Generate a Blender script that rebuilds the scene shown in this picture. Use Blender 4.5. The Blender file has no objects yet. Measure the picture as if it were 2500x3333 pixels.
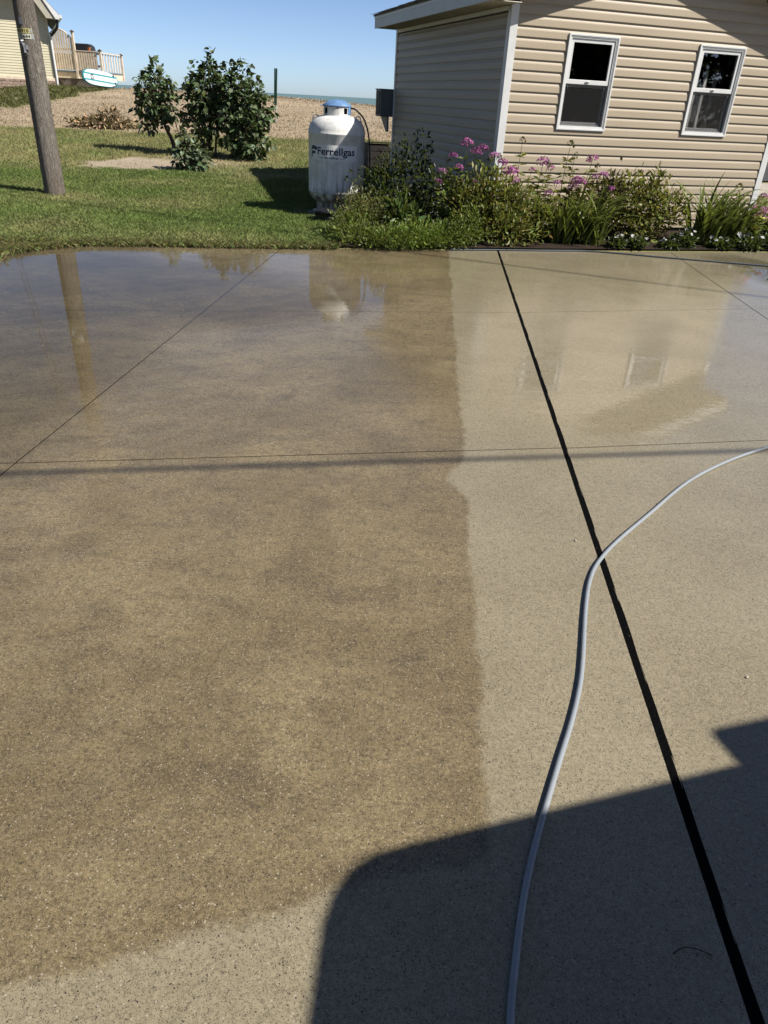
import bpy, bmesh, math, random
import numpy as np
from mathutils import Vector, Matrix

random.seed(7)
rng = np.random.default_rng(11)
rad = math.radians
scene = bpy.context.scene

# ------------------------------------------------------------------ camera
CAM_H = 1.55
cam_d = bpy.data.cameras.new('camera')
cam_d.sensor_fit = 'VERTICAL'
cam_d.sensor_height = 36.0
cam_d.lens = 36.0 * 2326.0 / 3333.0
cam_d.clip_start = 0.05
cam_d.clip_end = 20000
cam = bpy.data.objects.new('camera', cam_d)
scene.collection.objects.link(cam)
# pitch 30 degrees down, rolled 3.1 degrees
Rm = Matrix.Rotation(rad(90 - 30.0), 4, 'X') @ Matrix.Rotation(rad(3.1), 4, 'Z')
cam.matrix_world = Matrix.Translation((0, 0, CAM_H)) @ Rm
scene.camera = cam

# ------------------------------------------------------------------ light
SUN_EL, SUN_AZ = 46.0, 106.0          # azimuth measured from +Y towards +X
world = bpy.data.worlds.new('World')
scene.world = world
world.use_nodes = True
wn = world.node_tree
wn.nodes.clear()
sky = wn.nodes.new('ShaderNodeTexSky')
sky.sky_type = 'NISHITA'
sky.sun_disc = False
sky.sun_elevation = rad(SUN_EL)
sky.sun_rotation = rad(SUN_AZ)
sky.air_density = 0.45
sky.dust_density = 0.45
sky.ozone_density = 2.2
bg = wn.nodes.new('ShaderNodeBackground')
bg.inputs['Strength'].default_value = 0.071
wo = wn.nodes.new('ShaderNodeOutputWorld')
wn.links.new(sky.outputs[0], bg.inputs[0])
wn.links.new(bg.outputs[0], wo.inputs[0])

sd = bpy.data.lights.new('sun', 'SUN')
sd.energy = 5.0
sd.angle = rad(0.53)
sd.color = (1.0, 0.945, 0.86)
sun = bpy.data.objects.new('sun', sd)
scene.collection.objects.link(sun)
tosun = Vector((math.sin(rad(SUN_AZ)) * math.cos(rad(SUN_EL)), math.cos(rad(SUN_AZ)) * math.cos(rad(SUN_EL)), math.sin(rad(SUN_EL))))
sun.rotation_euler = tosun.to_track_quat('Z', 'Y').to_euler()
sun.location = (20, -3, 25)

vs = scene.view_settings
vs.view_transform = 'Standard'
vs.look = 'None'
vs.exposure = 1.07
vs.gamma = 1.0
vs.use_curve_mapping = False
scene.cycles.max_bounces = 8
scene.cycles.transparent_max_bounces = 16

# ------------------------------------------------------------------ helpers
COL = scene.collection

def link(o, parent=None):
    COL.objects.link(o)
    if parent is not None:
        o.parent = parent
    return o

def tag(o, label=None, cat=None, group=None, kind=None):
    if label: o['label'] = label
    if cat: o['category'] = cat
    if group: o['group'] = group
    if kind: o['kind'] = kind
    return o

def empty(name, loc=(0, 0, 0), rz=0.0, label=None, cat=None, group=None, kind=None):
    o = bpy.data.objects.new(name, None)
    o.empty_display_size = 0.1
    o.location = loc
    o.rotation_euler = (0, 0, rz)
    link(o)
    return tag(o, label, cat, group, kind)

class G:
    """collects geometry for one mesh"""
    def __init__(s):
        s.v = []; s.f = []
    def add(s, v, f):
        n = len(s.v)
        s.v += [tuple(p) for p in v]
        s.f += [tuple(i + n for i in q) for q in f]
        return s
    def box(s, x0, x1, y0, y1, z0, z1, M=None):
        v = [(x, y, z) for z in (z0, z1) for y in (y0, y1) for x in (x0, x1)]
        if M is not None: v = [M @ Vector(p) for p in v]
        return s.add(v, [(0, 2, 3, 1), (4, 5, 7, 6), (0, 1, 5, 4), (1, 3, 7, 5), (3, 2, 6, 7), (2, 0, 4, 6)])
    def prism(s, poly, axis, a0, a1):
        """polygon of 2-tuples extruded along axis from a0 to a1"""
        def P(p, a):
            if axis == 'y': return (p[0], a, p[1])
            if axis == 'x': return (a, p[0], p[1])
            return (p[0], p[1], a)
        n = len(poly)
        v = [P(p, a0) for p in poly] + [P(p, a1) for p in poly]
        f = [tuple(range(n)), tuple(range(2 * n - 1, n - 1, -1))]
        f += [(i, n + i, n + (i + 1) % n, (i + 1) % n) for i in range(n)]
        return s.add(v, f)
    def lathe(s, prof, seg=40, c=(0, 0, 0), cap=True, a0=0.0, a1=2 * math.pi):
        full = abs(a1 - a0 - 2 * math.pi) < 1e-6
        m = seg if full else seg + 1
        v = []
        for (r_, z) in prof:
            for k in range(m):
                a = a0 + (a1 - a0) * k / seg
                v.append((c[0] + r_ * math.cos(a), c[1] + r_ * math.sin(a), c[2] + z))
        f = []
        for i in range(len(prof) - 1):
            for k in range(seg):
                k2 = (k + 1) % m
                f.append((i * m + k, i * m + k2, (i + 1) * m + k2, (i + 1) * m + k))
        if cap and full:
            f.append(tuple(range(m - 1, -1, -1)))
            f.append(tuple((len(prof) - 1) * m + k for k in range(m)))
        return s.add(v, f)
    def tube(s, pts, r_, seg=8, caps=True):
        pts = [Vector(p) for p in pts]
        n = len(pts)
        rr = r_ if hasattr(r_, '__len__') else [r_] * n
        v = []; f = []
        up = Vector((0, 0, 1))
        prev = None
        for i, p in enumerate(pts):
            t = (pts[min(i + 1, n - 1)] - pts[max(i - 1, 0)])
            t = t.normalized() if t.length > 1e-9 else Vector((0, 0, 1))
            if prev is None:
                a = t.cross(up if abs(t.z) < 0.95 else Vector((1, 0, 0))).normalized()
            else:
                a = (prev - t * prev.dot(t)).normalized()
            prev = a
            b = t.cross(a)
            for k in range(seg):
                th = 2 * math.pi * k / seg
                v.append(p + (a * math.cos(th) + b * math.sin(th)) * rr[i])
        for i in range(n - 1):
            for k in range(seg):
                k2 = (k + 1) % seg
                f.append((i * seg + k, i * seg + k2, (i + 1) * seg + k2, (i + 1) * seg + k))
        if caps:
            f.append(tuple(range(seg - 1, -1, -1)))
            f.append(tuple((n - 1) * seg + k for k in range(seg)))
        return s.add(v, f)
    def mesh(s, name, mat, smooth=False, normals=True):
        me = bpy.data.meshes.new(name)
        me.from_pydata(s.v, [], s.f)
        if normals:
            bm = bmesh.new(); bm.from_mesh(me)
            bmesh.ops.recalc_face_normals(bm, faces=bm.faces)
            bm.to_mesh(me); bm.free()
        if smooth:
            me.polygons.foreach_set('use_smooth', [True] * len(me.polygons))
        if mat: me.materials.append(mat)
        me.update()
        return me
    def obj(s, name, mat, parent=None, smooth=False, auto=None, bevel=0.0, kind=None, label=None, normals=True):
        me = s.mesh(name, mat, smooth, normals)
        o = bpy.data.objects.new(name, me)
        link(o, parent)
        if auto is not None:
            try: me.set_sharp_from_angle(angle=rad(auto))
            except Exception: pass
        if bevel:
            b = o.modifiers.new('bevel', 'BEVEL'); b.width = bevel; b.segments = 2; b.limit_method = 'ANGLE'
        if kind: o['kind'] = kind
        if label: o['label'] = label
        return o

def np_mesh(name, V, F, mat, col=None, smooth=False):
    """fast mesh from numpy arrays; F is (n,k); col (nverts,3)"""
    me = bpy.data.meshes.new(name)
    nv, nf, k = len(V), len(F), F.shape[1]
    me.vertices.add(nv); me.vertices.foreach_set('co', np.asarray(V, dtype=np.float32).ravel())
    me.loops.add(nf * k); me.loops.foreach_set('vertex_index', np.asarray(F, dtype=np.int32).ravel())
    me.polygons.add(nf)
    me.polygons.foreach_set('loop_start', np.arange(0, nf * k, k, dtype=np.int32))
    try: me.polygons.foreach_set('loop_total', np.full(nf, k, dtype=np.int32))
    except Exception: pass
    me.update(calc_edges=True)
    if col is not None:
        a = me.color_attributes.new('Col', 'FLOAT_COLOR', 'POINT')
        c4 = np.ones((nv, 4), dtype=np.float32); c4[:, :3] = col
        a.data.foreach_set('color', c4.ravel())
    if smooth: me.polygons.foreach_set('use_smooth', [True] * nf)
    me.materials.append(mat)
    return me

def np_obj(name, V, F, mat, col=None, parent=None, kind=None, smooth=False):
    o = bpy.data.objects.new(name, np_mesh(name, V, F, mat, col, smooth))
    link(o, parent)
    if kind: o['kind'] = kind
    return o

def smooth_path(pts, n=8):
    P = [Vector(p) for p in pts]
    P = [P[0] * 2 - P[1]] + P + [P[-1] * 2 - P[-2]]
    out = []
    for i in range(1, len(P) - 2):
        for k in range(n):
            t = k / n
            p0, p1, p2, p3 = P[i - 1], P[i], P[i + 1], P[i + 2]
            out.append(0.5 * ((2 * p1) + (p2 - p0) * t + (2 * p0 - 5 * p1 + 4 * p2 - p3) * t * t + (3 * p1 - p0 - 3 * p2 + p3) * t ** 3))
    out.append(P[-2])
    return out

# ------------------------------------------------------------------ materials
def new_mat(name):
    m = bpy.data.materials.new(name); m.use_nodes = True
    nt = m.node_tree; nt.nodes.clear()
    out = nt.nodes.new('ShaderNodeOutputMaterial')
    return m, nt, out

ALB = 0.62      # overall reflectance scale of the palette below
class N:
    """terse node building"""
    def __init__(s, nt): s.nt = nt
    def node(s, t, **kw):
        n = s.nt.nodes.new(t)
        for k, v in kw.items(): setattr(n, k, v)
        return n
    def link(s, a, b): s.nt.links.new(a, b)
    def inp(s, sock, v):
        if hasattr(v, 'is_linked') or isinstance(v, bpy.types.NodeSocket): s.nt.links.new(v, sock)
        else: sock.default_value = v
    def math(s, op, a, b=0.0, c=0.0, clamp=False):
        n = s.node('ShaderNodeMath', operation=op, use_clamp=clamp)
        s.inp(n.inputs[0], a); s.inp(n.inputs[1], b); s.inp(n.inputs[2], c)
        return n.outputs[0]
    def mr(s, v, a, b, c=0.0, d=1.0, smooth=True):
        n = s.node('ShaderNodeMapRange', interpolation_type='SMOOTHSTEP' if smooth else 'LINEAR')
        s.inp(n.inputs['Value'], v)
        for nm, x in (('From Min', a), ('From Max', b), ('To Min', c), ('To Max', d)): s.inp(n.inputs[nm], x)
        return n.outputs[0]
    def noise(s, vec, scale, detail=3.0, rough=0.55, dist=0.0):
        n = s.node('ShaderNodeTexNoise')
        if vec is not None: s.link(vec, n.inputs['Vector'])
        n.inputs['Scale'].default_value = scale; n.inputs['Detail'].default_value = detail
        n.inputs['Roughness'].default_value = rough; n.inputs['Distortion'].default_value = dist
        return n.outputs['Fac']
    def mixc(s, f, a, b, blend='MIX'):
        n = s.node('ShaderNodeMix', data_type='RGBA', blend_type=blend)
        s.inp(n.inputs[0], f)
        for sock, v in ((n.inputs[6], a), (n.inputs[7], b)):
            if isinstance(v, (tuple, list)): sock.default_value = (*v[:3], 1)
            else: s.link(v, sock)
        return n.outputs[2]
    def pos(s, obj=False, sc=(1, 1, 1), rot=(0, 0, 0)):
        if obj: v = s.node('ShaderNodeTexCoord').outputs['Object']
        else: v = s.node('ShaderNodeNewGeometry').outputs['Position']
        if sc != (1, 1, 1) or rot != (0, 0, 0):
            m = s.node('ShaderNodeMapping'); m.inputs['Scale'].default_value = sc; m.inputs['Rotation'].default_value = rot
            s.link(v, m.inputs['Vector']); v = m.outputs[0]
        return v
    def bump(s, h, strength=0.3, dist=0.01, normal=None):
        n = s.node('ShaderNodeBump'); n.inputs['Strength'].default_value = strength; n.inputs['Distance'].default_value = dist
        s.link(h, n.inputs['Height'])
        if normal is not None: s.link(normal, n.inputs['Normal'])
        return n.outputs[0]
    def bsdf(s, color, rough=0.6, spec=0.5, normal=None, metallic=0.0, **kw):
        n = s.node('ShaderNodeBsdfPrincipled')
        if isinstance(color, (tuple, list)): n.inputs['Base Color'].default_value = (*[c * ALB for c in color[:3]], 1)
        else: s.link(s.mixc(1.0, color, (ALB, ALB, ALB), 'MULTIPLY'), n.inputs['Base Color'])
        s.inp(n.inputs['Roughness'], rough); s.inp(n.inputs['Specular IOR Level'], spec); s.inp(n.inputs['Metallic'], metallic)
        if normal is not None: s.link(normal, n.inputs['Normal'])
        for k, v in kw.items(): s.inp(n.inputs[k.replace('_', ' ')], v)
        return n

def simple(name, color, rough=0.6, var=0.12, scale=8.0, spec=0.4, bump=0.0, bscale=60.0, metallic=0.0, obj=True, stretch=(1, 1, 1)):
    """plain surface with some colour drift and fine relief"""
    m, nt, out = new_mat(name); n = N(nt)
    v = n.pos(obj, stretch if stretch != (1, 1, 1) else (1, 1, 1))
    f = n.noise(v, scale, 4)
    lo = tuple(max(0, c * (1 - var)) for c in color); hi = tuple(c * (1 + var) for c in color)
    c = n.mixc(n.mr(f, .3, .7), lo, hi)
    nrm = n.bump(n.noise(v, bscale, 3), bump, .004) if bump else None
    b = n.bsdf(c, rough, spec, nrm, metallic)
    n.link(b.outputs[0], out.inputs[0])
    return m

def foliage(name, rough=0.5, trans=0.3, spec=0.35):
    m, nt, out = new_mat(name); n = N(nt)
    a = n.node('ShaderNodeAttribute', attribute_name='Col')
    f = n.noise(n.pos(), 25, 2)
    c = n.mixc(n.mr(f, .3, .7, .0, .35), a.outputs['Color'], (0.01, 0.015, 0.004))
    b = n.bsdf(c, rough, spec)
    t = n.node('ShaderNodeBsdfTranslucent')
    tc = n.mixc(1.0, n.mixc(.55, c, (0.16, 0.2, 0.02)), (ALB, ALB, ALB), 'MULTIPLY'); n.link(tc, t.inputs['Color'])
    mx = n.node('ShaderNodeMixShader'); mx.inputs[0].default_value = trans
    n.link(b.outputs[0], mx.inputs[1]); n.link(t.outputs[0], mx.inputs[2]); n.link(mx.outputs[0], out.inputs[0])
    return m

M = {}
M['white_trim'] = simple('white_trim', (.78, .79, .78), .42, .04, 6, .45)
M['fascia'] = simple('fascia_metal', (.62, .63, .60), .45, .05, 4)
M['soffit'] = simple('soffit_vinyl', (.50, .47, .38), .55, .10, 6)
def siding_mat():
    m, nt, out = new_mat('tan_siding'); n = N(nt)
    oi = n.node('ShaderNodeObjectInfo')
    c = n.mixc(n.mr(n.noise(n.pos(True, (.25, .25, 2)), 3, 4), .3, .7), (.452, .376, .268), (.500, .418, .302))
    c = n.mixc(n.math('MULTIPLY', oi.outputs['Random'], .16), c, (.42, .35, .26))
    # drip stains and fly specks
    st = n.mr(n.noise(n.pos(True, (18, 18, 1.1)), 1.6, 4), .60, .78, 0, .22)
    c = n.mixc(st, c, (.24, .20, .15))
    sp = n.math('MULTIPLY', n.math('GREATER_THAN', n.noise(n.pos(True), 75, 1), .765), n.math('GREATER_THAN', n.noise(n.pos(True), 2.4, 2), .53))
    c = n.mixc(n.math('MULTIPLY', sp, .8), c, (.07, .055, .04))
    b = n.bsdf(c, .48, .35, n.bump(n.noise(n.pos(True, (.2, .2, 1)), 160, 2), .06, .003)); n.link(b.outputs[0], out.inputs[0])
    return m
M['siding'] = siding_mat()
M['left_siding'] = simple('cream_siding', (.72, .66, .47), .5, .04, 2)
M['grey_siding'] = simple('grey_siding', (.5, .52, .5), .5, .05, 2)
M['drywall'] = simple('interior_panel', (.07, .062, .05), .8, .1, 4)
M['shingle'] = simple('shingle', (.16, .145, .125), .9, .35, 30, .2, .5, 300)
M['black_rubber'] = simple('black_rubber', (.0035, .0035, .004), .9, .4, 90, .03, .9, 240)
M['joint_dirt'] = simple('joint_dirt', (.010, .008, .006), .95, .4, 60, .02, .5, 200, obj=False)
M['black_plastic'] = simple('black_plastic', (.012, .013, .017), .4, .2, 10)
M['hose_grey'] = simple('hose_vinyl', (.27, .30, .33), .42, .05, 9, .45)
def hose_mat():
    m, nt, out = new_mat('hose_vinyl'); n = N(nt)
    g_ = n.noise(n.pos(), 26, 5, .65); g2 = n.noise(n.pos(), 6, 3)
    c = n.mixc(n.mr(g_, .45, .75, 0, .45), (.28, .31, .34), (.17, .17, .165))
    c = n.mixc(n.mr(g2, .5, .7, 0, .3), c, (.33, .34, .34))
    b = n.bsdf(c, n.mr(g_, .3, .7, .32, .55), .45, n.bump(n.noise(n.pos(), 300, 2), .25, .001)); n.link(b.outputs[0], out.inputs[0])
    return m
M['hose_grey'] = hose_mat()
M['hose_blue'] = simple('hose_blue_grey', (.045, .06, .07), .6, .08, 9, .45)
M['metal'] = simple('galvanised', (.42, .43, .44), .45, .25, 30, .5, .2, 120, .7)
M['blue_cap'] = simple('blue_paint', (.14, .27, .50), .42, .18, 14, .5, .06, 80)
M['navy'] = simple('navy_print', (.012, .016, .055), .5, .05, 10)
M['decal'] = simple('decal', (.93, .95, .94), .5, .05, 20)
M['ink'] = simple('black_ink', (.015, .015, .015), .6, .05, 10)
M['yellow_tag'] = simple('yellow_tag', (.62, .55, .22), .55, .12, 40)
M['pale_tag'] = simple('pale_tag', (.66, .66, .55), .55, .1, 40)
M['deck_wood'] = simple('deck_wood', (.80, .67, .52), .7, .12, 6, .25, .15, 60)
M['deck_dark'] = simple('deck_gap_dark', (.05, .035, .025), .8, .2, 6)  # near-black, for the sheets behind slats and lattice
M['lattice'] = simple('lattice', (.34, .28, .25), .8, .15, 10)
M['board_white'] = simple('board_white', (.76, .80, .80), .35, .03, 5)
M['board_teal'] = simple('board_teal', (.045, .30, .34), .35, .06, 5)
M['bark'] = simple('bark', (.14, .105, .07), .9, .35, 25, .15, .6, 60, stretch=(1, 1, .3))
M['stem'] = simple('green_stem', (.09, .10, .03), .7, .3, 25, .2)
M['soil'] = simple('mulch_soil', (.035, .024, .017), .95, .5, 40, .1, .9, 90, obj=False)
M['concrete_block'] = simple('concrete_block', (.25, .235, .21), .9, .2, 20, .2, .5, 90)
M['dark_wood'] = simple('dark_timber', (.03, .024, .022), .8, .3, 10)
M['ac_dark'] = simple('coil_dark', (.02, .025, .035), .6, .2, 60)
M['ac_grey'] = simple('unit_grey', (.19, .20, .20), .5, .06, 6)
M['green_metal'] = simple('green_post', (.02, .085, .055), .45, .15, 20)
M['white_post'] = simple('white_post', (.74, .72, .66), .6, .08, 20)
M['asphalt'] = simple('asphalt', (.06, .06, .062), .9, .3, 20, .2, .4, 120, obj=False)
M['path'] = simple('path_concrete', (.42, .38, .31), .85, .12, 6, .2, .3, 120, obj=False)
M['van_paint'] = simple('van_paint', (.55, .56, .57), .3, .03, 2, .5)
M['tyre'] = simple('tyre', (.015, .015, .015), .85, .2, 20)
M['orange'] = simple('orange_clay', (.50, .16, .06), .7, .1, 10)
M['yellow'] = simple('yellow_hose', (.60, .62, .04), .5, .06, 10)
M['cable'] = simple('cable_black', (.015, .015, .015), .6, .1, 10)
M['chair'] = simple('chair_dark', (.02, .018, .016), .7, .2, 10)
M['leaf'] = foliage('lilac_leaf', .48, .18, .3)
M['leafy'] = foliage('garden_leaf', .5, .40)
M['grass'] = foliage('grass_blade', .55, .30, .25)
M['petal'] = foliage('petal', .6, .35, .15)
M['dry'] = foliage('dry_plant', .85, .15, .1)

def glass_mat(name, tint=1.0, extra=None):
    m, nt, out = new_mat(name); n = N(nt)
    fr = n.node('ShaderNodeFresnel'); fr.inputs['IOR'].default_value = 1.52
    tr = n.node('ShaderNodeBsdfTransparent'); tr.inputs[0].default_value = (tint, tint, tint, 1)
    gl = n.node('ShaderNodeBsdfGlossy'); gl.inputs['Roughness'].default_value = .01
    nz = n.bump(n.noise(n.pos(True), 3, 2), .02, .01); n.link(nz, gl.inputs['Normal'])
    mx = n.node('ShaderNodeMixShader')
    n.link(fr.outputs[0], mx.inputs[0]); n.link(tr.outputs[0], mx.inputs[1]); n.link(gl.outputs[0], mx.inputs[2])
    n.link(mx.outputs[0], out.inputs[0])
    return m
M['glass'] = glass_mat('window_glass', .82)
M['dark_glass'] = simple('tinted_glass', (.01, .012, .014), .06, .1, 3, .6)

def screen_mat():
    m, nt, out = new_mat('insect_screen'); n = N(nt)
    tr = n.node('ShaderNodeBsdfTransparent')
    b = n.bsdf((.022, .022, .023), .8, .2)
    # woven mesh: thin wires, lightly dusty
    v = n.pos(True)
    sp = n.node('ShaderNodeSeparateXYZ'); n.link(v, sp.inputs[0])
    fa = n.math('PINGPONG', n.math('MULTIPLY', sp.outputs[0], 640), 1.0)
    fb = n.math('PINGPONG', n.math('MULTIPLY', sp.outputs[2], 640), 1.0)
    w = n.math('MAXIMUM', n.math('GREATER_THAN', fa, .72), n.math('GREATER_THAN', fb, .72))
    mx = n.node('ShaderNodeMixShader')
    n.link(w, mx.inputs[0]); n.link(tr.outputs[0], mx.inputs[1]); n.link(b.outputs[0], mx.inputs[2])
    n.link(mx.outputs[0], out.inputs[0])
    return m
M['screen'] = screen_mat()

def wood_pole_mat():
    m, nt, out = new_mat('weathered_pole'); n = N(nt)
    v = n.pos(True, (9, 9, .55))
    g1 = n.noise(v, 3.2, 6, .65, 1.6)
    v2 = n.pos(True, (30, 30, .7))
    g2 = n.noise(v2, 5, 4, .6, .4)
    ring = n.math('FRACT', n.math('MULTIPLY', g1, 9.0))
    k = n.mr(n.math('ADD', n.math('MULTIPLY', ring, .55), n.math('MULTIPLY', g2, .55)), .25, .85)
    c = n.mixc(k, (.095, .080, .068), (.46, .415, .36))
    big = n.noise(n.pos(True, (1, 1, .5)), 2.0, 3)
    c = n.mixc(n.mr(big, .35, .7, 0, .5), c, (.17, .125, .095))
    nrm = n.bump(k, .9, .008)
    b = n.bsdf(c, .88, .2, nrm); n.link(b.outputs[0], out.inputs[0])
    return m
M['pole'] = wood_pole_mat()

def tank_mat():
    m, nt, out = new_mat('tank_paint'); n = N(nt)
    v = n.pos(True); sp = n.node('ShaderNodeSeparateXYZ'); n.link(v, sp.inputs[0])
    f = n.noise(v, 5, 5, .65)
    c = n.mixc(n.mr(f, .35, .7), (.95, .95, .92), (.70, .70, .67))
    # grime streaks running down and rusty dirt low on the shell
    st = n.noise(n.pos(True, (14, 14, 1.2)), 2.2, 4)
    low = n.mr(sp.outputs[2], .62, .12)
    g = n.math('MULTIPLY', n.mr(st, .42, .70), n.math('ADD', n.math('MULTIPLY', low, .95), .22))
    c = n.mixc(g, c, (.13, .115, .09))
    belt = n.math('MULTIPLY', n.mr(sp.outputs[2], .36, .26), n.mr(n.noise(v, 9, 4), .35, .6))
    c = n.mixc(n.math('MULTIPLY', belt, .75), c, (.10, .075, .05))
    # chips
    vo = n.node('ShaderNodeTexVoronoi'); vo.inputs['Scale'].default_value = 26; n.link(v, vo.inputs['Vector'])
    chip = n.math('MULTIPLY', n.math('LESS_THAN', vo.outputs['Distance'], .10), n.mr(n.noise(v, 4, 2), .52, .6))
    c = n.mixc(chip, c, (.03, .025, .02))
    nrm = n.bump(n.noise(v, 70, 3), .12, .003)
    b = n.bsdf(c, .5, .4, nrm); n.link(b.outputs[0], out.inputs[0])
    return m
M['tank'] = tank_mat()

def stone_mat():
    m, nt, out = new_mat('ledge_stone'); n = N(nt)
    oi = n.node('ShaderNodeObjectInfo')
    f = n.noise(n.pos(), 5, 4)
    c = n.mixc(oi.outputs['Random'], (.42, .31, .24), (.30, .21, .165))
    c = n.mixc(n.mr(f, .35, .7, 0, .6), c, (.50, .40, .31))
    nrm = n.bump(n.noise(n.pos(), 14, 4), .8, .03)
    b = n.bsdf(c, .9, .2, nrm); n.link(b.outputs[0], out.inputs[0])
    return m
M['stone'] = stone_mat()

def concrete_mat():
    m, nt, out = new_mat('washed_concrete'); n = N(nt)
    p = n.pos()
    sp = n.node('ShaderNodeSeparateXYZ'); n.link(p, sp.inputs[0]); X, Y = sp.outputs[0], sp.outputs[1]
    jit = n.math('SUBTRACT', n.noise(p, 7, 4, .6), .5)
    jit2 = n.math('SUBTRACT', n.noise(p, 1.6, 2), .5)
    # dirty field: left of the last washed stripe and beyond the near washed strip
    xb = n.math('ADD', n.math('MULTIPLY', Y, .0385), .265)
    lobe = n.math('MULTIPLY', n.mr(n.math('ABSOLUTE', n.math('SUBTRACT', Y, 3.05)), .22, .0), -.085)
    xb = n.math('ADD', n.math('ADD', xb, lobe), n.math('ADD', n.math('MULTIPLY', jit, .085), n.math('MULTIPLY', jit2, .09)))
    dx = n.math('SUBTRACT', xb, X)
    m1 = n.mr(dx, -.012, .022)
    yb = n.math('ADD', n.math('MULTIPLY', X, .35), .972)
    dy = n.math('SUBTRACT', Y, n.math('ADD', yb, n.math('ADD', n.math('MULTIPLY', jit, .10), n.math('MULTIPLY', jit2, .08))))
    m2 = n.mr(dy, -.02, .035)
    dirty = n.math('MULTIPLY', m1, m2)
    # aggregate
    def voro(scale):
        v = n.node('ShaderNodeTexVoronoi'); v.inputs['Scale'].default_value = scale; n.link(p, v.inputs['Vector'])
        s2 = n.node('ShaderNodeSeparateColor'); n.link(v.outputs['Color'], s2.inputs[0])
        return v, s2
    va, ca = voro(370); vb, cb = voro(190)
    fine = n.noise(p, 420, 2)
    cl = n.mixc(n.mr(n.noise(p, 2.2, 5), .3, .7), (.435, .375, .245), (.520, .455, .305))
    blot = n.noise(p, 1.25, 6, .62, .4); blot2 = n.noise(p, 4.5, 5, .6)
    dc = n.mixc(n.mr(blot, .34, .68), (.265, .198, .088), (.470, .365, .188))
    dc = n.mixc(n.mr(blot2, .45, .75, 0, .55), dc, (.135, .096, .046))
    strk = n.noise(n.pos(False, (.9, 2.6, 1), (0, 0, -.5)), 2.6, 5, .65, .6)
    dc = n.mixc(n.mr(strk, .46, .70, 0, .45), dc, (.118, .088, .044))
    # sweeping marks left by earlier passes of the washer
    wv = n.node('ShaderNodeTexWave', wave_type='BANDS', bands_direction='X'); wv.inputs['Scale'].default_value = 1.7; wv.inputs['Distortion'].default_value = 5.0
    wv.inputs['Detail'].default_value = 3; wv.inputs['Detail Scale'].default_value = .7; n.link(n.pos(False, (1, 1, 1), (0, 0, .9)), wv.inputs['Vector'])
    swp = n.math('MULTIPLY', n.mr(wv.outputs['Fac'], .45, .9), n.mr(X, .1, -1.4))
    dc = n.mixc(n.math('MULTIPLY', swp, .30), dc, (.40, .33, .20))
    soot = n.mr(n.noise(n.pos(False, (1, 1.15, 1)), 2.1, 7, .72, 1.2), .53, .70, 0, .38)
    dc = n.mixc(soot, dc, (.100, .077, .042))
    rust = n.mr(n.noise(p, .9, 3), .56, .68, 0, .35)
    dc = n.mixc(rust, dc, (.205, .118, .058))
    base = n.mixc(dirty, cl, dc)
    base = n.mixc(n.mr(fine, .35, .65, .0, .40), base, (.085, .066, .042))
    clump = n.mr(n.noise(p, 30, 6, .75), .42, .66, 0, .5)
    base = n.mixc(n.math('MULTIPLY', clump, n.mr(dirty, 0, 1, .45, 1.0)), base, (.075, .055, .030))
    mid = n.noise(p, 95, 5, .8)
    base = n.mixc(n.math('MULTIPLY', n.mr(mid, .50, .64, 0, .72), n.mr(dirty, 0, 1, .62, 1.0)), base, (.055, .043, .025))
    base = n.mixc(n.mr(mid, .46, .32, 0, .55), base, (.66, .56, .37))
    # pebbles: dark pits and pale grains (fewer pale ones where the grime covers them)
    dark = n.math('MULTIPLY', n.math('LESS_THAN', ca.outputs[0], .26), n.mr(va.outputs['Distance'], .62, .3))
    base = n.mixc(n.math('MULTIPLY', dark, .88), base, (.045, .036, .026))
    pale = n.math('MULTIPLY', n.math('GREATER_THAN', ca.outputs[1], .74), n.mr(va.outputs['Distance'], .55, .25))
    base = n.mixc(n.math('MULTIPLY', pale, .62), base, (.60, .50, .33))
    bigp = n.math('MULTIPLY', n.math('GREATER_THAN', cb.outputs[2], .984), n.mr(vb.outputs['Distance'], .42, .3))
    base = n.mixc(bigp, base, (.58, .51, .40))
    bigd = n.math('MULTIPLY', n.math('LESS_THAN', cb.outputs[2], .020), n.mr(vb.outputs['Distance'], .42, .3))
    base = n.mixc(bigd, base, (.035, .03, .026))
    # water film: how smooth the film is, from standing water (0) to merely damp (1)
    def dist(cx, cy, sx, sy):
        a = n.math('DIVIDE', n.math('SUBTRACT', X, cx), sx); b_ = n.math('DIVIDE', n.math('SUBTRACT', Y, cy), sy)
        return n.math('SQRT', n.math('ADD', n.math('MULTIPLY', a, a), n.math('MULTIPLY', b_, b_)))
    wn_ = n.noise(p, 1.1, 4, .6); wn2 = n.noise(p, 3.6, 4, .6)
    d1 = n.math('ADD', dist(-3.3, 6.3, 3.5, 4.3), n.math('MULTIPLY', n.math('SUBTRACT', wn_, .5), .5))
    d2 = n.math('ADD', dist(1.75, 4.42, 1.05, .90), n.math('MULTIPLY', n.math('SUBTRACT', n.noise(n.pos(False, (.8, 3.0, 1)), 3.0, 6, .65), .5), 1.5))
    d4 = n.math('ADD', dist(-.62, 6.9, .95, 1.7), n.math('MULTIPLY', n.math('SUBTRACT', wn2, .5), .8))
    d3 = n.math('ADD', dist(4.6, 8.6, 1.2, 1.6), n.math('MULTIPLY', n.math('SUBTRACT', wn2, .5), .7))
    r1 = n.mr(d1, .45, 1.35, .03, .27)
    r2 = n.mr(d2, .75, 1.1, .02, .24)
    r3 = n.mr(d3, .6, 1.1, .05, .27)
    far = n.mr(Y, 2.2, 5.6, .62, .17)
    rough = n.math('MINIMUM', n.math('MINIMUM', n.math('MINIMUM', r1, far), n.mr(d4, .7, 1.15, .03, .2)), n.math('MINIMUM', r2, r3))
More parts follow.
